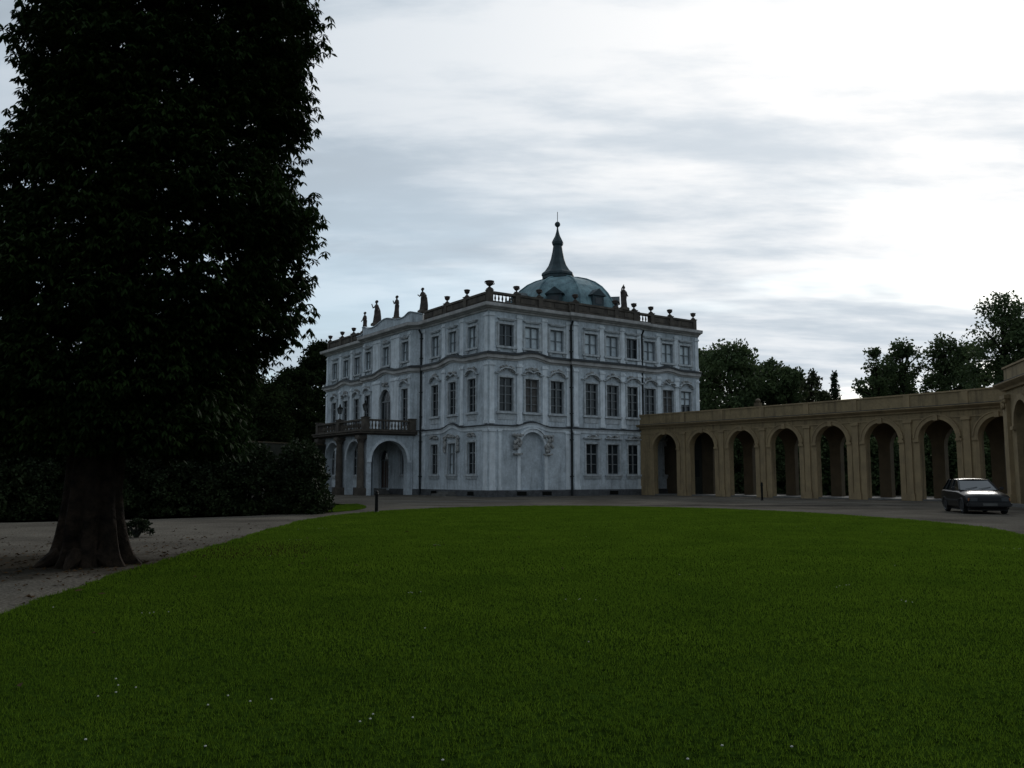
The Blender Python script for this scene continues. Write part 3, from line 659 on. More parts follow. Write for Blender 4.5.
MB().lathe([(r / math.cos(math.pi / 8), z) for r, z in sp], (SC.x, SC.y, 0), 8, smooth=False, ph=math.pi / 8, rz=rzD).build('spire', M['copper_dark'], dm_)
m = MB(); m.blob((SC.x, SC.y, 27.85), (.3, .3, .3), 12); m.tube([(SC.x, SC.y, 28.0), (SC.x, SC.y, 29.2)], .035, 6); m.build('finial', M['copper_dark'], dm_)

# drainpipes
for P, u in ((PR, 7.83), (PR, 15.57), (PL, 10.18), (PL, 21.42)):
    m = MB(); pts = [P(u, .1, .2), P(u, ZC - .5, .2), P(u, ZC - .1, .45)]
    m.tube(pts, .085, 8)
    for z in (1.5, 4.4, 6.5, 8.6, 11.5, 13.2): m.mbox(P, u - .11, u + .11, z, z + .07, .05, .3)
    m.build('drainpipe', M['pipe'], palace)
m = MB()   # cellar grilles and low steps at the plinth
for P, u in ((PR, 3.0), (PR, 5.4), (PB, 12.1), (PL, 2.3), (PL, 8.0)): m.mbox(P, u - .45, u + .45, .08, .38, .1, .113)
m.build('cellar_grille', M['iron'], palace)
m = MB(); m.mbox(PL, 4.3, 6.6, 0.0, .18, .11, 1.1); m.mbox(PL, 4.6, 6.3, .183, .34, .11, .7); m.build('step', M['step'], palace)

# portico with balcony, part of the palace
S_ = -4.8; T0, T1 = 10.75, 20.2
PSide = lambda u, z, d=0.0: tuple(W(-u, T0 - d, z))      # near side, u measured outwards from the wall
PFar = lambda u, z, d=0.0: tuple(W(-u, T1 + d, z))
PFront = lambda u, z, d=0.0: tuple(W(S_ - d, u, z))
side_op = [dict(u=2.75, w=3.3, z0=-.01, z1=4.5, arch=True)]
f_ops = [dict(u=13.2, w=3.2, z0=-.01, z1=4.5, arch=True), dict(u=17.75, w=3.2, z0=-.01, z1=4.5, arch=True)]
m = MB(); facade(m, PFront, T0, T1, 0, 4.95, f_ops, .65); facade(m, PFront, T0, T1, 0, 4.95, f_ops, 0, d=-.65, reveals=False)
pw = m.build('portico', M['plaster'], palace)
for P in (PSide, PFar):
    m = MB(); facade(m, P, .6, 4.8, 0, 4.95, side_op, .65); facade(m, P, .6, 4.8, 0, 4.95, side_op, 0, d=-.65, reveals=False); m.build('side_wall', M['plaster'], pw)
for u in (11.15, 15.48, 19.8):      # dark rusticated columns on the front
    c = W(S_ - .36, u); m = MB(); m.box((c.x, c.y, .3), (.75, .75, .6), A_); m.lathe([(.33, .6), (.3, .8), (.29, 2.6), (.26, 4.3), (.34, 4.4), (.36, 4.6)], (c.x, c.y, 0), 14); m.box((c.x, c.y, 4.74), (.78, .78, .28), A_)
    m.build('column', M['stone'], pw)
m = MB(); arc_band(m, PSide, 2.75, 2.85, 1.65, 1.85, -.01, .06); m.mbox(PSide, .75, 1.1, 2.7, 2.85, 0, .07); m.mbox(PSide, 4.4, 4.78, 2.7, 2.85, 0, .07)
for u in (13.2, 17.75): arc_band(m, PFront, u, 2.9, 1.6, 1.78, -.01, .07)
m.build('archivolt', M['trim'], pw)
m = MB()
for z0, z1, e in ((4.953, 5.05, .12), (5.053, 5.22, .42), (5.223, 5.32, .5)):
    m.hexa([W(-.4, T0 - e, z0), W(-.4, T1 + e, z0), W(S_ - e - .35, T1 + e, z0), W(S_ - e - .35, T0 - e, z0), W(-.4, T0 - e, z1), W(-.4, T1 + e, z1), W(S_ - e - .35, T1 + e, z1), W(S_ - e - .35, T0 - e, z1)])
m.build('balcony_slab', M['stone'], pw)
def rail(P, a, b, n):
    m = MB(); m.mbox(P, a, b, 5.323, 5.42, -.02, .24); m.mbox(P, a, b, 6.08, 6.22, -.05, .27); balusters(m, P, a, b, 5.42, .66, n, .11); m.build('balustrade', M['stone'], pw)
rail(PSide, 1.0, 4.85, 13); rail(PFar, 1.0, 4.85, 13)
PF2 = shift(PFront, .28); rail(PF2, T0 + .1, 15.2, 13); rail(PF2, 15.75, T1 - .1, 13)
for P, u in ((PSide, .75), (PSide, 5.05), (PF2, 15.48), (PFar, 5.05)):
    m = MB(); m.mbox(P, u - .27, u + .27, 5.323, 6.3, -.12, .34); m.mbox(P, u - .32, u + .32, 6.303, 6.38, -.17, .39); m.build('balcony_post', M['stone'], pw)
m = MB(); PD = PE
m.mbox(PD, 15.0, 16.6, .5, 2.9, -.19, -.14); m.mbox(PD, 15.78, 15.83, .5, 2.9, -.14, -.12)
m.build('door', M['wood'], palace)
m = MB(); m.mbox(PE, 14.5, 17.1, 0, .16, .11, 1.5); m.mbox(PE, 14.8, 16.8, .163, .32, .11, 1.0); m.mbox(PE, 15.0, 16.6, .323, .48, .11, .6); m.build('step', M['step'], palace)

# ------------------------------------------------------------------ urns, statues, lanterns
def urn_mesh():
    m = MB(); m.box((0, 0, .06), (.34, .34, .12)); m.lathe([(.14, .12), (.16, .16), (.07, .24), (.08, .3), (.2, .38), (.27, .52), (.25, .6), (.31, .66), (.32, .7), (.22, .74), (.05, .78)], (0, 0, 0), 14)
    for sg in (-1, 1): m.tube([(sg * .24, 0, .46), (sg * .36, 0, .5), (sg * .38, 0, .6), (sg * .28, 0, .66)], .03, 6)
    return m
URN_L = ['stone urn on the right front parapet, first from the dome side of the corner balusters', ]
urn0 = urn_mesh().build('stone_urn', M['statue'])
urns = [(PR, 2.75, 'dark stone urn at the far end of the pierced balusters by the palace corner'),
        (PR, 4.95, 'dark stone urn in front of the left foot of the dome'),
        (PB, 8.45, 'dark stone urn in front of the right half of the dome, above the drainpipe'),
        (PB, 12.75, 'dark stone urn just left of the lone statue on the right facade'),
        (PB, 14.9, 'dark stone urn just right of the lone statue on the right facade'),
        (PR, 17.1, 'dark stone urn closing the short pierced balustrade on the right facade'),
        (PR, 19.4, 'dark stone urn second from the right end of the right facade'),
        (PR, 22.35, 'dark stone urn at the far right end of the palace parapet'),
        (PL, 3.5, 'dark stone urn nearest the corner on the entrance front'),
        (PL, 6.6, 'dark stone urn beside the rightmost statue on the entrance front'),
        (PL, 25.0, 'dark stone urn next to the leftmost statue on the entrance front'),
        (PL, 27.8, 'dark stone urn in the middle of the three at the far left parapet'),
        (PL, 30.9, 'dark stone urn at the far left end of the palace parapet')]
for i, (P, u, lab) in enumerate(urns):
    o = urn0 if i == 0 else urn0.copy()
    if i: COL.objects.link(o)
    p = P(u, ZP + .1, -.23); o.location = p; o.rotation_euler = (0, 0, A_ + (0 if P in (PR, PB) else math.pi / 2)); k = .82
    o.scale = (k, k, k); tag(o, lab, 'urn', 'stone urns along the palace parapet')
p = PR(.25, ZP + .12, -.25); u = urn0.copy(); COL.objects.link(u); u.location = p; u.scale = (1.15, 1.15, .95); tag(u, 'wide stone urn on the corner post of the palace parapet', 'urn', 'stone urns along the palace parapet')

def statue(name, loc, rz, h, pose, label, child=False):
    """draped standing figure: lofted body, head, two arms; all joined and remeshed as one stone surface"""
    m = MB()
    lean = pose.get('lean', 0.0)
    secs = [(0.0, .30, .24, 0), (.25, .27, .22, .02), (.7, .22, .19, .03), (1.0, .235, .19, .05), (1.15, .19, .15, .04), (1.38, .23, .15, .0), (1.5, .20, .13, -.01), (1.56, .07, .07, -.01), (1.62, .06, .065, 0)]
    vs = []; fs = []; n = 14
    for z, rx, ry, sh in secs:
        for k in range(n):
            a = 2 * math.pi * k / n; fold = 1 + (.09 * math.sin(a * 5 + z * 3) if z < 1.1 else 0)
            vs.append((rx * fold * math.cos(a) + sh + lean * z, ry * fold * math.sin(a), z))
    for i in range(len(secs) - 1):
        for k in range(n): fs.append((i * n + k, i * n + (k + 1) % n, (i + 1) * n + (k + 1) % n, (i + 1) * n + k))
    fs += [tuple(range(n))[::-1], tuple((len(secs) - 1) * n + k for k in range(n))]; m.add(vs, fs, True)
    hx = lean * 1.75 + pose.get('head', 0); m.blob((hx, -.02, 1.75), (.105, .125, .145), 12); m.blob((hx, .03, 1.8), (.125, .13, .12), 10); m.blob((hx, -.14, 1.73), (.025, .03, .03), 6)
    for arm in pose['arms']:
        pts = [(x + lean * z, y, z) for x, y, z in arm]; m.tube(pts, [.085, .07, .06, .045][:len(pts)] if len(pts) > 3 else [.085, .065, .045], 8); m.blob(pts[-1], (.055, .05, .07), 8)
    for (a, b, r) in pose.get('extra', []): m.tube([(a[0] + lean * a[2], a[1], a[2]), (b[0] + lean * b[2], b[1], b[2])], r, 8)
    if pose.get('cloak'): m.tube([(-.1, .12, 1.45), (.05, .2, 1.0), (.12, .22, .4), (.15, .18, .02)], [.16, .2, .22, .24], 10)
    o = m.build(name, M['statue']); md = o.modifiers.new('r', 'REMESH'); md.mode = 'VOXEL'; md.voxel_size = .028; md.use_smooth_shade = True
    k = h / 1.9; o.location = loc; o.rotation_euler = (0, 0, rz); o.scale = (k, k, k)
    dg = bpy.context.evaluated_depsgraph_get(); me = bpy.data.meshes.new_from_object(o.evaluated_get(dg)); o.modifiers.clear(); o.data = me
    root = empty(name + '_figure', loc, None, None) if False else None
    pd = MB(); pd.box((0, 0, -.16), (.72, .6, .2)); pd.box((0, 0, -.035), (.6, .5, .07)); q = pd.build('pedestal', M['stone'], o)
    q.scale = (1 / k * k,) * 3
    tag(o, label, 'statue', 'stone statues on the palace roof'); return o
sh_l = [(-.24, 0, 1.42), (-.38, -.05, 1.15), (-.3, -.22, .98)]
sh_r = [(.22, 0, 1.42), (.36, .0, 1.15), (.28, -.2, 1.0)]
faceL = math.pi / 2 * 0 + A_ + math.pi / 2 * 3   # facing out of the left facade
def stat(P, u, z, h, pose, lab, rz): statue('statue', P(u, z + .24 * h / 1.9, -.2), rz, h, pose, lab)
rzL = math.atan2(-DR.y, -DR.x) + math.pi / 2; rzR = math.atan2(-DL.y, -DL.x) + math.pi / 2
stat(PL, 10.75, 15.62, 1.95, dict(arms=[[(-.24, 0, 1.42), (-.42, -.05, 1.2), (-.34, -.25, 1.3)], sh_r], cloak=True, extra=[((.05, .14, .05), (.1, .16, 1.3), .17)], lean=-.02), 'broad cloaked stone statue, the nearest and rightmost of the four on the entrance front', rzL)
stat(PE, 14.3, 15.45, 1.95, dict(arms=[[(-.22, 0, 1.42), (-.3, -.1, 1.2), (-.15, -.28, 1.4)], sh_r], lean=.03), 'slim stone statue with hand at its breast, second from right above the balcony', rzL)
stat(PE, 18.5, 15.55, 2.1, dict(arms=[[(-.24, 0, 1.42), (-.44, -.1, 1.3), (-.5, -.2, 1.6)], sh_r], cloak=True, lean=.07), 'leaning stone statue with one raised arm on the entrance front', rzL)
stat(PL, 22.4, 15.4, 1.9, dict(arms=[sh_l, sh_r], lean=0), 'upright stone statue, leftmost of the four on the entrance front', rzL)
stat(PB, 13.75, ZP, 1.85, dict(arms=[[(-.24, 0, 1.42), (-.3, -.1, 1.65), (-.1, -.1, 1.95)], sh_r], cloak=True, lean=0), 'lone stone statue on the right facade parapet with an arm lifted to its head', rzR)

def lantern(loc, lab):
    e = empty('balcony_lantern', loc, lab, 'lantern', 'iron lanterns on the balcony'); x, y, z = loc
    m = MB(); m.lathe([(.16, 0), (.16, .05), (.05, .1), (.035, .3), (.035, .48), (.12, .52)], loc, 10); m.build('post', M['iron'], e)
    m = MB(); m.lathe([(.13, .52), (.22, .95)], loc, 6, False); m.build('lamp_glass', M['lampglass'], e)
    m = MB(); m.lathe([(.27, .953), (.27, .99), (.12, 1.13), (.06, 1.2), (.08, 1.26), (.01, 1.38)], loc, 6, False)
    for k in range(6): m.tube([(x + .135 * math.cos(k * R(60)), y + .135 * math.sin(k * R(60)), z + .52), (x + .225 * math.cos(k * R(60)), y + .225 * math.sin(k * R(60)), z + .953)], .015, 5)
    m.build('cap', M['iron'], e)
lantern(PSide(5.05, 6.38, .1), 'black iron lantern on the near corner post of the palace balcony')
lantern(PF2(15.48, 6.38, .1), 'black iron lantern on the middle front post of the palace balcony')

# ------------------------------------------------------------------ arcade
p0 = Vector((10.9, 73.0, 0)); p1 = Vector((28.5, 49.9, 0)); chd = p1 - p0; Lc = chd.length; nn = Vector((-chd.y, chd.x, 0)).normalized()   # nn points away from camera
sag = .6; RR = (Lc * Lc / 4 + sag * sag) / (2 * sag); cen = (p0 + p1) / 2 + nn * (sag - RR)
a0 = math.atan2(p0.y - cen.y, p0.x - cen.x)
def PA(u, z, d=0.0):     # d > 0 towards the court
    a = a0 - u / RR; r = RR - d; return (cen.x + r * math.cos(a), cen.y + r * math.sin(a), z)
def u_at(px):
    k = (px - 512) / 870; lo, hi = -2, 36
    for _ in range(50):
        mid = (lo + hi) / 2; p = PA(mid, 0); 
        if p[0] / p[1] < k: lo = mid
        else: hi = mid
    return lo
arcade = empty('arcade', PA(0, 0), 'long ochre arcade of round arches running from the palace to the right', 'arcade')
SP = (u_at(939.5) - u_at(703)) / 5; U0 = u_at(703) - SP
AH, AC = 6.72, 5.5
centers = [U0 + SP * i for i in range(9)]
aops = [dict(u=c, w=2.42, z0=-.01, z1=5.02, arch=True) for c in centers]
ue = centers[-1] + SP / 2
u_s = U0 - SP / 2 - 1.3
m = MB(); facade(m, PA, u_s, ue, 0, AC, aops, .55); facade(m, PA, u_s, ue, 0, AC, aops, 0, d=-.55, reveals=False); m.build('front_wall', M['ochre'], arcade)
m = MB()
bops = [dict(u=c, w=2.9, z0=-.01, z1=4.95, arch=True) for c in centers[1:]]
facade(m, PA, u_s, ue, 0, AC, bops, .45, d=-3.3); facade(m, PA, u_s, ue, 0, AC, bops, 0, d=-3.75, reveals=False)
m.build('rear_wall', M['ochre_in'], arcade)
us = [u_s + (ue - u_s) * i / 24 for i in range(25)]
def asweep(name, prof, mt, ex=0):
    m = MB(); vs = []; k = len(prof)
    for u in us:
        for d, z in prof: vs.append(PA(u, z, d))
    fs = [(i * k + j, (i + 1) * k + j, (i + 1) * k + (j + 1) % k, i * k + (j + 1) % k) for i in range(24) for j in range(k)] + [tuple(range(k)), tuple(24 * k + j for j in range(k))]
    m.add(vs, fs); return m.build(name, mt, arcade)
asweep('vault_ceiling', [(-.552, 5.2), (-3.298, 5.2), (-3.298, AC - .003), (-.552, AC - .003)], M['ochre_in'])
asweep('cornice', [(-.1, AC), (.12, AC), (.16, AC + .09), (.34, AC + .2), (.42, AC + .26), (.42, AC + .32), (-.1, AC + .36)], M['ochre2'])
asweep('cornice_flashing', [(0, AC + .363), (.43, AC + .323), (.43, AC + .35), (0, AC + .40)], M['flash'])
asweep('parapet', [(-.35, AC + .37), (.04, AC + .37), (.04, AH - .1), (-.35, AH - .1)], M['ochre'])
asweep('coping', [(-.42, AH - .097), (.1, AH - .097), (.1, AH), (-.42, AH + .02)], M['ochre2'])
asweep('roof', [(-.43, AC + .01), (-.43, AC + .6), (-3.95, AC + .4), (-3.95, AC + .01)], M['slate'])
asweep('floor', [(-.03, -.02), (-.03, .10), (-4.6, .10), (-4.6, -.02)], M['step'])
asweep('frieze_band', [(-.01, AC - .42), (.05, AC - .42), (.05, AC - .34), (-.01, AC - .34)], M['ochre2'])
for i, c in enumerate(centers + [ue + SP / 2]):
    b = c - SP / 2; m = MB(); w = .42
    if i: m.mbox(PA, b - w / 2, b + w / 2, .0, AC - .45, -.01, .09); m.mbox(PA, b - w / 2 - .08, b + w / 2 + .08, .0, .45, -.01, .13); m.mbox(PA, b - w / 2 - .07, b + w / 2 + .07, AC - .6, AC - .43, -.01, .16)
    if i: m.build('pilaster', M['ochre2'], arcade)
    if i: m = MB(); m.mbox(PA, b - .2, b + .2, AC + .38, AH - .11, .04, .1); m.build('parapet_post', M['ochre2'], arcade)
for i, c in enumerate(centers):
    m = MB(); arc_band(m, PA, c, 3.81, 1.21, 1.45, -.01, .09, n=24); arc_band(m, PA, c, 3.81, 1.45, 1.53, -.01, .13, 4, 176, n=24); m.mbox(PA, c - .14, c + .14, 4.95, 5.3, 0, .2)
    for sg in (-1, 1):
        a, b = sorted((c + sg * 1.17, c + sg * 1.55)); m.mbox(PA, a, b, 3.66, 3.81, -.02, .13); m.mbox(PA, a + .02 * (sg > 0), b, .0, 3.66, -.02, .04)
    m.build('archivolt', M['ochre2'], arcade)
# door in the first bay
m = MB(); c = centers[0]
m.mbox(PA, c - 1.2, c + 1.2, .11, 4.9, -3.295, -3.26); d_ = m.build('door', mat('dark_green_door', (0.03, 0.035, 0.028), rough=.6), arcade)
m = MB()
for q in (-.75, -.25, .25, .75): m.mbox(PA, c + q - .2, c + q + .2, 1.5, 2.9, -3.257, -3.24)
m.build('pane', M['glass'], d_)
o = MB(); q = PA(u_at(759), AH + .02, -.15); o.box((q[0], q[1], AH + .15), (.42, .42, .26), -.9); o.lathe([(.14, .28), (.2, .36), (.22, .46), (.1, .56), (.02, .6)], (q[0], q[1], AH), 10)
tag(o.build('stone_finial', M['ochre_in']), 'small weathered stone finial on top of the ochre arcade parapet', 'finial')

# nearer end pavilion of the arcade
q0 = Vector((26.1, 45.6, 0)); ud = Vector((-.27, -.963, 0)).normalized(); nd = Vector((ud.y, -ud.x, 0))
if nd.x > 0: nd = -nd
PP = frame_map(q0, ud, nd)
pav = empty('arcade_pavilion', q0, 'taller ochre corner pavilion with arch and cornice at the right edge', 'pavilion')
BH, BC = 7.25, 5.98
pops = [dict(u=2.95, w=2.5, z0=-.01, z1=5.3, arch=True), dict(u=7.3, w=2.5, z0=-.01, z1=5.3, arch=True)]
m = MB(); facade(m, PP, 0, 9.5, 0, BC, pops, .8); m.add([PP(0, 0, 0), PP(0, 0, -6), PP(0, BC, -6), PP(0, BC, 0)], [(0, 1, 2, 3)]); m.add([PP(9.5, 0, 0), PP(9.5, 0, -6), PP(9.5, BC, -6), PP(9.5, BC, 0)], [(0, 1, 2, 3)])
m.add([PP(0, 0, -6), PP(9.5, 0, -6), PP(9.5, BC, -6), PP(0, BC, -6)], [(0, 1, 2, 3)]); m.build('wall', M['ochre'], pav)
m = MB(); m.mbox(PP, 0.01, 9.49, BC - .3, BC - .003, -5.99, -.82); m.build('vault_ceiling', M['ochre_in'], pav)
def ring_sweep(name, prof, mt):
    cs = [(0, -6), (0, 0), (9.5, 0), (9.5, -6)]; mi = [(-1, -1), (-1, 1), (1, 1), (1, -1)]
    m = MB(); vs = []; k = len(prof)
    for (u, d), (a, b) in zip(cs, mi):
        for e, z in prof: vs.append(PP(u + a * e, z, d + b * e))
    m.add(vs, [(i * k + j, ((i + 1) % 4) * k + j, ((i + 1) % 4) * k + (j + 1) % k, i * k + (j + 1) % k) for i in range(4) for j in range(k)]); return m.build(name, mt, pav)
ring_sweep('cornice', [(-.1, BC), (.14, BC), (.18, BC + .1), (.36, BC + .22), (.46, BC + .3), (.46, BC + .36), (-.1, BC + .4)], M['ochre2'])
ring_sweep('cornice_flashing', [(0, BC + .403), (.47, BC + .363), (.47, BC + .39), (0, BC + .44)], M['flash'])
ring_sweep('parapet', [(-.4, BC + .41), (.0, BC + .41), (.0, BH - .1), (-.4, BH - .1)], M['ochre'])
ring_sweep('coping', [(-.45, BH - .097), (.07, BH - .097), (.07, BH), (-.45, BH + .02)], M['ochre2'])
m = MB(); m.mbox(PP, .3, 9.2, BC + .2, BC + .55, -5.7, -.42); m.build('roof', M['slate'], pav)
m = MB(); m.mbox(PP, -.3, 9.8, -.02, .14, -6.2, .5); m.build('floor', M['step'], pav)
for b in (.55, 5.1, 9.0):
    m = MB(); m.mbox(PP, b - .35, b + .35, .14, BC - .25, -.01, .2); m.mbox(PP, b - .45, b + .45, .14, .6, -.01, .28); m.mbox(PP, b - .45, b + .45, BC - .45, BC - .25, -.01, .3)
    for k in range(12): m.blob(PP(b + random.uniform(-.35, .35), BC - .7 + random.uniform(-.2, .2), .25), (.1, .1, .12), 6)
    m.build('pilaster', M['ochre2'], pav)
for u in (2.95, 7.3):
    m = MB(); arc_band(m, PP, u, 4.05, 1.25, 1.55, -.01, .12, n=24)
    for sg in (-1, 1):
        a, b = sorted((u + sg * 1.2, u + sg * 1.7)); m.mbox(PP, a, b, 3.87, 4.05, -.03, .18)
    m.build('archivolt', M['ochre2'], pav)

# ------------------------------------------------------------------ foliage
def leaf_cloud(centers, sizes, per, size, palmate=False, flat=0.55, droop=0.0, jit=0.3, r=rng):
    """leaf faces spread through clumps; returns V (n,4,3)"""
    n = len(centers); C = np.repeat(np.asarray(centers), per, 0); S = np.repeat(np.asarray(sizes), per)
    d = r.normal(size=(n * per, 3)); d /= np.linalg.norm(d, axis=1)[:, None]; rad = S * r.random(n * per) ** 0.45
    P = C + d * rad[:, None] * np.array([1, 1, flat])
    if palmate:
        k = 6; P = np.repeat(P, k, 0); m = len(P)
        base = np.repeat(r.random(n * per) * 2 * np.pi, k) + np.tile(np.arange(k) * 2 * np.pi / 7 , n * per)
        tilt = np.repeat(r.uniform(-1.1, -.25, n * per), k)
        ln = size * r.uniform(.75, 1.15, m); D = np.c_[np.cos(base) * np.cos(tilt), np.sin(base) * np.cos(tilt), np.sin(tilt)]
        up = np.array([0, 0, 1.0]) + r.normal(size=(m, 3)) * .25; sd = np.cross(D, up); sd /= np.linalg.norm(sd, axis=1)[:, None]
        w = ln * .17
        a = P; b = P + D * (ln * .62)[:, None] + sd * w[:, None]; c = P + D * ln[:, None] + np.c_[np.zeros(m), np.zeros(m), -ln * .12]; e = P + D * (ln * .62)[:, None] - sd * w[:, None]
    else:
        m = len(P); D = r.normal(size=(m, 3)); D[:, 2] -= droop; D /= np.linalg.norm(D, axis=1)[:, None]
        q = r.normal(size=(m, 3)); sd = np.cross(D, q); sd /= np.linalg.norm(sd, axis=1)[:, None]
        ln = size * r.uniform(.6, 1.4, m); w = ln * .33
        a = P; b = P + D * (ln * .5)[:, None] + sd * w[:, None]; c = P + D * ln[:, None]; e = P + D * (ln * .5)[:, None] - sd * w[:, None]
    return np.stack([a, b, c, e], 1)
def quad_obj(name, V, m, parent=None):
    o0 = org(parent) if parent else Vector((0, 0, 0)); V = V.reshape(-1, 3) - np.array(o0); me = tri_mesh(name, V, np.arange(len(V)).reshape(-1, 4), m, 4)
    o = bpy.data.objects.new(name, me); COL.objects.link(o)
    if parent: o.parent = parent; ORG[o.name] = o0
    return o

# the big chestnut
TX, TY = -7.12, 14.7
chest = empty('chestnut_tree', (TX, TY, 0), 'huge dark chestnut tree with flared trunk standing on the left beside the lawn', 'tree')
def trunk_mesh():
    vs = []; fs = []; n = 72; zs = [-.05, .05, .15, .3, .5, .8, 1.2, 1.7, 2.3, 3.0, 4.0, 5.2]
    rs = [.58, .52, .48, .455, .44, .43, .42, .41, .40, .39, .37, .30]
    for i, (z, r_) in enumerate(zip(zs, rs)):
        for k in range(n):
            a = 2 * math.pi * k / n; fl = max(0, 1 - z / 1.3); ridge = (.42 * fl + .16) * (abs(math.sin(a * 4.5 + .4 + z * .25)) ** 1.2 - .45) + .03 * math.sin(a * 13 + z * 2.1) + .025 * math.sin(a * 7 - z * 3.3)
            rr = r_ * (1 + ridge) * (1 + (.22 * fl * (math.cos(a) > .6))); vs.append((TX + .045 * z + rr * math.cos(a), TY + .02 * z + rr * math.sin(a) * .95, z))
    for i in range(len(zs) - 1):
        for k in range(n): fs.append((i * n + k, i * n + (k + 1) % n, (i + 1) * n + (k + 1) % n, (i + 1) * n + k))
    m = MB(); m.add(vs, fs, True)
    for k in range(7):     # surface roots
        a = k * .9 + .3; L = random.uniform(.25, .5); pts = [(TX + (.42 + L * j / 4) * math.cos(a), TY + (.42 + L * j / 4) * math.sin(a), .2 * (1 - j / 4) - .02) for j in range(5)]; m.tube(pts, [.16, .13, .1, .07, .03], 8)
    # limbs
    for k in range(14):
        a = k * 2.4; z0 = 2.6 + k * .55; L = random.uniform(1.4, 2.3); up = random.uniform(.4, 1.1); s0 = (TX + .05 * z0 + .15, TY, z0)
        pts = [(s0[0] + L * (j / 5) * math.cos(a + .1 * j), s0[1] + L * (j / 5) * math.sin(a + .1 * j), z0 + up * (j / 5) ** .7 * 1.6) for j in range(6)]; m.tube(pts, [.2, .15, .11, .08, .05, .025], 7)
    m.tube([(TX + .2, TY + .1, 4.8), (TX + .5, TY + .1, 7), (TX + .8, TY, 10), (TX + .9, TY, 13)], [.34, .26, .17, .06], 10)
    return m
trunk_mesh().build('trunk', M['bark'], chest)
# crown outline: right-hand radius by height, axis x by height
def crown_r(z, a):
    # half widths towards +x and -x
    zk = [1.9, 2.3, 2.9, 3.4, 4.0, 4.6, 5.2, 5.9, 6.6, 7.4, 8.2, 9.4, 11, 12.5, 13.6]
    xr = [-4.5, -4.45, -4.35, -4.15, -3.85, -3.5, -3.2, -3.25, -3.55, -3.7, -3.55, -3.35, -3.4, -4.2, -5.8]
    xl = [-8.8, -9.4, -9.7, -9.6, -9.5, -9.4, -9.3, -9.1, -9.1, -9.0, -8.9, -8.75, -8.6, -8.0, -7.0]
    r_ = np.interp(z, zk, xr); l_ = np.interp(z, zk, xl); cx = (r_ + l_) / 2; return cx, (r_ - l_) / 2
cs = []; ss = []
for i in range(2700):
    z = 1.95 + 11.6 * random.random() ** 1.15; a = random.random() * 2 * math.pi; cx, hw = crown_r(z, a)
    rad = (random.uniform(.78, .99) if random.random() < .68 else random.uniform(.25, .8)); lump = 1 + .06 * math.sin(a * 3 + z * 1.6) + .05 * math.sin(z * 3.4 + a)
    sz = random.uniform(.3, .52); rr = max(.1, hw * lump - sz * .8) * rad
    cs.append((cx + rr * math.cos(a), TY + .2 + rr * math.sin(a) * .9, z)); ss.append(sz)
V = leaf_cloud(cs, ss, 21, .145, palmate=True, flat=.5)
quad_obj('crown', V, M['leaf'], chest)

def make_tree(name, loc, h, rad, label, m='leaf2', base=.25, group='trees behind the palace and arcade', n=230, per=100, leaf=.30, shape='round', lump=.25, seed=1, clump=.17, hollow=.55, trunk_r=None):
    r = np.random.default_rng(seed); rnd = random.Random(seed); x, y = loc; e = empty(name, (x, y, 0), label, 'tree', group)
    tr = trunk_r or h * .022; t = MB(); t.tube([(x, y, -.05), (x + .1, y, h * .25), (x - .1, y, h * .55), (x, y, h * .93)], [tr * 1.35, tr, tr * .6, tr * .12], 8); tips = []
    zc = h * (base + (1 - base) / 2); hz = h * (1 - base) / 2; lobes = [(rnd.uniform(0, 6.28), rnd.uniform(-1, 1), rnd.uniform(.5, 1)) for _ in range(7)]
    for k in range(n):
        if shape == 'cone':
            f = rnd.random() ** .8; z = h * (base * .4 + (1 - base * .4) * f); rr = rad * (1 - f) ** .85 * rnd.uniform(.5, 1.0) + .1; a = rnd.random() * 6.28
            tips.append((x + rr * math.cos(a), y + rr * math.sin(a), z, rad * clump * (1.15 - f * .6)))
        else:
            a = rnd.random() * 6.28; v = rnd.uniform(-1, 1) ; q = math.sqrt(max(0, 1 - abs(v) ** 2.3)); g = 1 + lump * sum(w * math.cos(a - la) * math.cos((v - lv) * 2) for la, lv, w in lobes) / 2.2
            d = rnd.uniform(hollow, 1) if rnd.random() < .8 else rnd.uniform(.1, hollow)
            tips.append((x + rad * g * q * d * math.cos(a), y + rad * g * q * d * math.sin(a), zc + hz * v * (1 if g < 1 else min(g, 1.0)), rad * clump * rnd.uniform(.9, 1.7)))
    for k in range(0, n, max(1, n // 22)):
        tx, ty, tz, _ = tips[k]; z0 = max(h * .2, tz - rad * .7); t.tube([(x, y, z0), ((x * 1.2 + tx * .8) / 2, (y * 1.2 + ty * .8) / 2, (z0 + tz) / 2 + .2), (tx, ty, tz)], [tr * .45, tr * .28, tr * .08], 5)
    t.build('trunk', M['bark'], e)
    quad_obj('crown', leaf_cloud([p[:3] for p in tips], [p[3] for p in tips], per, leaf, flat=.75, droop=.3, r=r), M[m], e); return e
def at(px, y_): return ((px - 512) / 870 * y_, y_)
def ht(ypx, y_): return EYE + y_ * math.tan(R(PITCH) + math.atan((384 - ypx) / 865))
def T(px, Y, ytop, wpx, label, **k): make_tree(k.pop('name', 'broadleaf_tree'), at(px, Y), ht(ytop, Y), wpx / 2 / 870 * Y, label, seed=abs(int(px * 7 + Y)), **k)
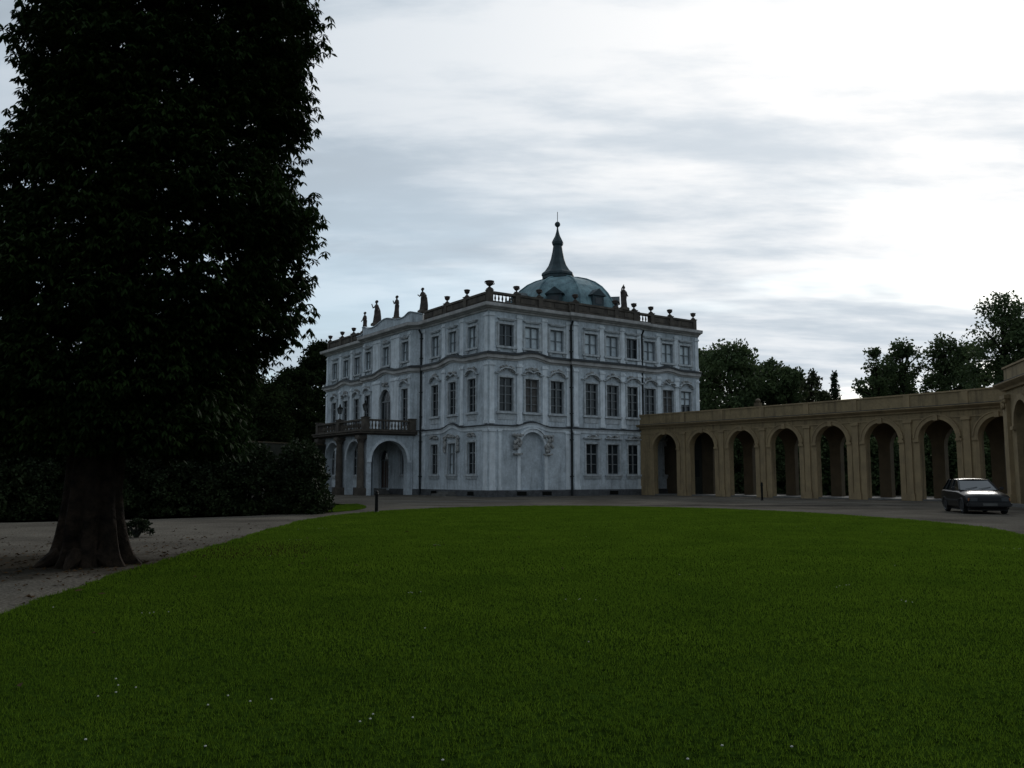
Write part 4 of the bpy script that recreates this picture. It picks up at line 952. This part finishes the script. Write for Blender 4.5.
# right of the palace
T(733, 108, 345, 84, 'wide dense dark tree directly right of the palace', clump=.2, n=400, per=50, base=.1, leaf=.42)
T(704, 116, 352, 60, 'dark tree half hidden behind the right end of the palace', n=160, base=.1, leaf=.42)
T(772, 112, 364, 74, 'rounded dark tree right of the wide one beside the palace', n=170, base=.1, leaf=.42)
T(793, 105, 370, 54, 'smaller dull green tree tapering off towards the gap in the skyline', n=120, base=.1, leaf=.42)
T(815, 100, 372, 24, 'thin pale tree with open crown left of the conifer', m='leaf3', n=70, per=45, clump=.25, base=.1, leaf=.34)
T(826, 96, 392, 26, 'low pale bush like treetop just over the arcade parapet', m='leaf3', n=120, per=70, base=.1, leaf=.34)
T(838, 100, 373, 24, 'narrow pointed conifer above the arcade parapet', name='conifer_tree', m='conifer', shape='cone', n=80, per=26, base=.2, leaf=.3, clump=.3)
T(881, 92, 350, 44, 'loose leafy tree left of the pair above the arcade', n=120, per=60, base=.1, leaf=.32, lump=.4, clump=.2, hollow=.3)
T(908, 94, 342, 50, 'taller leafy tree right of the pair above the arcade', n=135, per=60, base=.1, leaf=.32, lump=.4, clump=.2, hollow=.3)
T(893, 98, 372, 60, 'low dark tree behind the pair above the arcade', n=110, base=.05, leaf=.42)
T(950, 90, 337, 60, 'rounded tree in the middle of the right hand skyline', n=160, per=62, base=.1, leaf=.32, lump=.4, clump=.2, hollow=.3)
T(974, 92, 348, 60, 'dense lower tree close left of the tallest one', n=130, base=.1, leaf=.4)
T(1012, 82, 298, 84, 'tallest open crowned tree rising behind the corner pavilion', m='leaf2', n=220, per=64, base=.15, leaf=.28, lump=.3, clump=.2, hollow=.4)
T(1046, 80, 320, 90, 'dark tree beyond the corner pavilion at the right edge', n=160, base=.05, leaf=.42)
# left of the palace, behind the shrubs
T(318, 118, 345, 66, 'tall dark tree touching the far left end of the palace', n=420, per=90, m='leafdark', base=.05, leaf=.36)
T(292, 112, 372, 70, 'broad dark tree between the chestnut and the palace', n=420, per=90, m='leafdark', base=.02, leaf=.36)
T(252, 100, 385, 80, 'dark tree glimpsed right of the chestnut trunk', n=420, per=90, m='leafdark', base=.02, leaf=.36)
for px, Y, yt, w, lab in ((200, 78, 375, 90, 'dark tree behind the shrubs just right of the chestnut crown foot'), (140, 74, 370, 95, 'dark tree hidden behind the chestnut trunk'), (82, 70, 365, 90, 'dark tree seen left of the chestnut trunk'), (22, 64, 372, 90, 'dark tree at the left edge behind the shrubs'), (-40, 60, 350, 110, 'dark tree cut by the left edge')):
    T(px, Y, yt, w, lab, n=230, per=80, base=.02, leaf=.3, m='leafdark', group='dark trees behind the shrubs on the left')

def shrub(name, loc, rx, ry, h, label, n=110, per=85, leaf=.12, m='hedge', group='shrubs along the drive', seed=3, cat='shrub'):
    r = np.random.default_rng(seed); rnd = random.Random(seed); x, y = loc; e = empty(name, (x, y, 0), label, cat, group); cs = []; ss = []
    for i in range(n):
        a = rnd.random() * 6.28; v = rnd.random(); q = math.sqrt(1 - v * v * .92); d = rnd.uniform(.7, 1.0) if rnd.random() < .8 else rnd.uniform(0, .7); g = 1 + .1 * math.sin(a * 3 + seed) + .08 * math.sin(a * 5 + v * 4)
        sz = min(rx, h) * rnd.uniform(.13, .22); cs.append((x + (rx - sz * .6) * g * q * d * math.cos(a), y + (ry - sz * .6) * q * d * math.sin(a), max(.1, (h - sz * .5) * v * rnd.uniform(.9, 1.05)))); ss.append(sz)
    quad_obj('foliage', leaf_cloud(cs, ss, per, leaf, flat=.85, r=r), M[m], e)
    c = MB()
    for k in range(9): a = rnd.random() * 6.28; c.tube([(x, y, 0), (x + rx * .3 * math.cos(a), y + ry * .3 * math.sin(a), h * .4), (x + rx * .6 * math.cos(a), y + ry * .6 * math.sin(a), h * .75)], [.05, .035, .012], 5)
    c.build('stems', M['core'], e)
def SH(px, Y, ytop, wpx, label, **k): x, y = at(px, Y); shrub('shrub', (x, y), wpx / 2 / 870 * Y, k.pop('ry', 1.6), EYE + (477 - ytop) / 870 * Y, label, seed=abs(int(px)), **k)
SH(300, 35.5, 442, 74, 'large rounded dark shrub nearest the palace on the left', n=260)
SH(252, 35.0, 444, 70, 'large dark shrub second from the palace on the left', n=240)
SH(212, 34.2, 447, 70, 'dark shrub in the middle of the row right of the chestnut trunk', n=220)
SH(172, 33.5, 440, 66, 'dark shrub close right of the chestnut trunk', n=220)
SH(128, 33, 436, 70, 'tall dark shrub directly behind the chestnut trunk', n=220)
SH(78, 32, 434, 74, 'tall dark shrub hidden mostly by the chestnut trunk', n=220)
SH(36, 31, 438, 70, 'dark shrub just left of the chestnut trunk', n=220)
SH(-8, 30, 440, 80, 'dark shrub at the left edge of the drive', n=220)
x, y = at(176, 34.6); shrub('shrub', (x, y + .6), 1.0, .7, 3.1, 'rust tinted bush showing above the dark shrubs', m='rust', n=40, per=30, seed=9)
x, y = at(139, 21.3); shrub('low_bush', (x, y), .42, .38, .46, 'small dark bush on the gravel right behind the chestnut trunk', n=34, per=40, leaf=.06, group=None, seed=5, cat='bush')
# greenery behind the arcade, seen through its arches
ORD = ['second', 'third', 'fourth', 'fifth', 'sixth', 'seventh', 'eighth', 'ninth']
for i, c in enumerate(centers[1:]):
    p = PA(c, 0); k = (p[1] + 13 + (i % 3) * 2) / p[1]; q = (p[0] * k, p[1] * k)
    shrub('garden_shrub', q, 2.9, 2.2, 5.6 if i != 4 else 4.6, 'dark garden shrub seen through the %s arch from the palace' % ORD[i], n=260, per=80, leaf=.26, m='leaf2', group='shrubs behind the arcade', seed=40 + i)
# old wall beyond the shrubs on the left
m = MB(); a = Vector((*at(150, 62), 0)); b = Vector((*at(326, 78), 0)); P = frame_map(a, (b - a).normalized(), Vector((0, -1, 0))); Lw = (b - a).length
m.mbox(P, 0, Lw, 0, 4.3, 0, -.5); gw = empty('garden_wall', a, 'long low garden wall behind the shrubs left of the palace', 'wall'); m.build('wall', M['wallfar'], gw)
m = MB(); m.mbox(P, -.05, Lw, 4.303, 4.4, .12, -.6); m.build('coping', M['ochre_in'], gw)

# ------------------------------------------------------------------ bollards
def bollard(loc, h, lab):
    m = MB(); m.lathe([(.10, 0), (.10, .05), (.07, .08), (.065, h * .78), (.085, h * .8), (.085, h * .86), (.06, h * .9), (.075, h * .95), (.03, h)], (0, 0, 0), 12)
    o = m.build('bollard', M['iron']); o.location = (*loc, 0); tag(o, lab, 'bollard', 'dark posts along the drive')
bollard(at(377, 35.9), .92, 'short black post at the left rim of the lawn in front of the portico')
bollard(at(761.5, 55.5), 1.15, 'short black post in front of the ochre arcade')

# ------------------------------------------------------------------ parked car
def build_car(loc, rz):
    car = empty('parked_car', loc, 'small black hatchback parked in front of the arcade near the corner pavilion', 'car', rz=0)
    cs_, sn = math.cos(rz), math.sin(rz)
    def Wc(x, y, z): return (loc[0] + x * cs_ - y * sn, loc[1] + x * sn + y * cs_, z)     # car frame: +x forward, y left, z up
    # stations: x, half width at sill, at belt, z bottom, z belt, z top at centre
    st = [(2.02, .60, .62, .30, .52, .56), (1.99, .70, .72, .24, .62, .68), (1.90, .77, .78, .22, .70, .76), (1.6, .80, .81, .20, .775, .845), (1.1, .815, .82, .20, .84, .905), (.72, .82, .825, .20, .885, .95), (.60, .82, .825, .19, .90, .955),
          (0, .825, .83, .19, .905, .95), (-.8, .825, .83, .19, .92, .96), (-1.3, .82, .825, .20, .93, .97), (-1.75, .80, .81, .24, .92, .965), (-1.9, .76, .77, .30, .86, .90), (-1.94, .70, .72, .36, .78, .82)]
    vs = []; fs = []; n = 12
    for x, ws, wb, zb, zl, zt in st:
        ring = [(-ws * .86, zb), (-ws, zb + .10), (-wb - .015, (zb + zl) / 2 + .03), (-wb, zl - .04), (-wb + .05, zl), (-wb * .5, zt - .008), (wb * .5, zt - .008), (wb - .05, zl), (wb, zl - .04), (wb + .015, (zb + zl) / 2 + .03), (ws, zb + .10), (ws * .86, zb)]
        vs += [Wc(x, y, z) for y, z in ring]
    for i in range(len(st) - 1):
        for k in range(n): fs.append((i * n + k, i * n + (k + 1) % n, (i + 1) * n + (k + 1) % n, (i + 1) * n + k))
    fs += [tuple(range(n)), tuple((len(st) - 1) * n + k for k in range(n))[::-1]]
    MB().add(vs, fs, True).build('body', M['carpaint'], car)
    # greenhouse: glass volume, roof and pillars
    g0 = [(.66, .73, .945), (-1.45, .73, .955), (-1.80, .70, .945)]
    B = [(.72, .72, .945), (-1.82, .70, .95)]; Tt = [(.02, .56, 1.36), (-1.32, .56, 1.37)]
    q = [Wc(B[0][0], -B[0][1], B[0][2]), Wc(B[0][0], B[0][1], B[0][2]), Wc(B[1][0], B[1][1], B[1][2]), Wc(B[1][0], -B[1][1], B[1][2]), Wc(Tt[0][0], -Tt[0][1], Tt[0][2]), Wc(Tt[0][0], Tt[0][1], Tt[0][2]), Wc(Tt[1][0], Tt[1][1], Tt[1][2]), Wc(Tt[1][0], -Tt[1][1], Tt[1][2])]
    MB().add([q[0], q[1], q[5], q[4]], [(0, 1, 2, 3)]).build('windscreen', M['carglass'], car)
    MB().add([q[3], q[2], q[6], q[7]], [(0, 1, 2, 3)]).build('rear_window', M['carglass'], car)
    for k in ((0, 3, 7, 4), (1, 2, 6, 5)): MB().add([q[j] for j in k], [(0, 1, 2, 3)]).build('side_window', M['carglass'], car)
    m = MB(); vs = []; N_ = 8
    for i in range(N_ + 1):
        f = i / N_; x = .06 + (-1.40 - .06) * f; zz = 1.36 + .045 * math.sin(math.pi * (f * .8 + .15)) - (.02 if i == N_ else 0)
        for j in range(7): y = -.585 + 1.17 * j / 6; vs.append(Wc(x, y, zz - .04 * (abs(y) / .585) ** 3 + .012))
    fs = [(i * 7 + j, i * 7 + j + 1, (i + 1) * 7 + j + 1, (i + 1) * 7 + j) for i in range(N_) for j in range(6)]; m.add(vs, fs, True)
    k = len(vs); m.add([(p[0], p[1], p[2] - .05) for p in vs], fs, True)
    m.build('roof', M['carpaint'], car)
    m = MB()
    for sg in (-1, 1):
        for (xa, ya, za), (xb, yb, zb_) in (((.74, .725, .94), (.03, .575, 1.365)), ((-.42, .735, .95), (-.48, .575, 1.37)), ((-1.2, .73, .95), (-1.1, .575, 1.37)), ((-1.83, .70, .95), (-1.34, .575, 1.37))):
            m.tube([Wc(xa, sg * ya, za), Wc(xb, sg * yb, zb_)], .035, 6)
    m.build('pillar', M['carpaint'], car)
    for x in (1.28, -1.17):
        for sg in (-1, 1):
            wv = MB(); vs = []; prof = [(.14, -.09), (.25, -.09), (.285, -.07), (.29, 0), (.285, .07), (.25, .09), (.14, .09)]; n_ = 24
            cx, cy, cz = x, sg * .73, .29
            for r_, d in prof:
                for k in range(n_): a = 2 * math.pi * k / n_; vs.append(Wc(cx + r_ * math.cos(a), cy + d, cz + r_ * math.sin(a)))
            fs = [(i * n_ + k, i * n_ + (k + 1) % n_, (i + 1) * n_ + (k + 1) % n_, (i + 1) * n_ + k) for i in range(len(prof) - 1) for k in range(n_)]
            wv.add(vs, fs, True); wh = wv.build('wheel', M['rubber'], car)
            rm = MB(); vs = []; prof = [(.02, .09), (.06, .09), (.08, .06), (.15, .07), (.175, .095), (.19, .095), (.19, -.05)]
            for r_, d in prof:
                for k in range(n_): a = 2 * math.pi * k / n_; vs.append(Wc(cx + r_ * math.cos(a), cy + sg * d, cz + r_ * math.sin(a)))
            rm.add(vs, [(i * n_ + k, i * n_ + (k + 1) % n_, (i + 1) * n_ + (k + 1) % n_, (i + 1) * n_ + k) for i in range(len(prof) - 1) for k in range(n_)] + [tuple(range(n_))], True); rm.build('rim', M['rim'], wh)
            am = MB(); pts = [Wc(cx + .33 * math.cos(R(a)), sg * .835, cz + .33 * math.sin(R(a))) for a in range(0, 181, 15)]; am.tube(pts, .022, 6); am.build('wheel_arch', M['trimblack'], car)
            dk = MB(); dk.add([Wc(cx + .32 * math.cos(2 * math.pi * k / 24), sg * .833, max(.2, cz + .32 * math.sin(2 * math.pi * k / 24))) for k in range(24)], [tuple(range(24))]); dk.build('wheel_well', M['rubber'], car)
    def cb(name, x0, x1, y0, y1, z0, z1, mt, par=car, bv=.015):
        return MB().hexa([Wc(x0, y0, z0), Wc(x1, y0, z0), Wc(x1, y1, z0), Wc(x0, y1, z0), Wc(x0, y0, z1), Wc(x1, y0, z1), Wc(x1, y1, z1), Wc(x0, y1, z1)]).build(name, mt, par, bevel=bv)
    cb('bumper', 1.86, 2.09, -.80, .80, .30, .47, M['trimblack'], bv=.04); cb('bumper', -2.0, -1.85, -.78, .78, .34, .5, M['trimblack'], bv=.04)
    cb('grille', 1.98, 2.035, -.38, .38, .53, .63, M['trimblack'], bv=.008)
    for sg in (-1, 1):
        a, b = sorted((sg * .42, sg * .70)); cb('headlight', 1.95, 2.02, a, b, .51, .65, M['headlamp'], bv=.012); a, b = sorted((sg * .705, sg * .76)); cb('indicator', 1.90, 1.985, a, b, .52, .64, mat('amber_lens', (.3, .09, .02), rough=.3, bump=0), bv=.008)
        a, b = sorted((sg * .83, sg * 1.0)); cb('mirror', .48, .58, a, b, .95, 1.07, M['trimblack'], bv=.03)
        cb('door_trim', -1.0, .85, *sorted((sg * .832, sg * .855)), .50, .56, M['trimblack'], bv=.006)
        cb('tail_light', -1.96, -1.9, *sorted((sg * .5, sg * .7)), .62, .8, mat('red_lens', (.2, .01, .01), rough=.3, bump=0), bv=.01)
    cb('number_plate', 2.093, 2.105, -.26, .26, .34, .44, M['plate'], bv=0)
    MB().tube([Wc(-.05, 0, 1.4), Wc(-.3, 0, 1.6)], .005, 5).build('aerial', M['trimblack'], car)
    MB().tube([Wc(.73, -.5, .98), Wc(.55, .0, 1.065)], .01, 5).build('wiper', M['trimblack'], car)
    MB().tube([Wc(.73, .0, .98), Wc(.55, .5, 1.065)], .01, 5).build('wiper', M['trimblack'], car)
    MB().hexa([Wc(-1.8, -.7, .14), Wc(1.85, -.7, .14), Wc(1.85, .7, .14), Wc(-1.8, .7, .14), Wc(-1.8, -.7, .3), Wc(1.85, -.7, .3), Wc(1.85, .7, .3), Wc(-1.8, .7, .3)]).build('underbody', M['rubber'], car)
fwd = Vector((-.22, -1, 0)).normalized(); ctr = Vector((19.0, 35.15, 0)) - fwd * 1.28
build_car((ctr.x, ctr.y, 0), math.atan2(fwd.y, fwd.x))
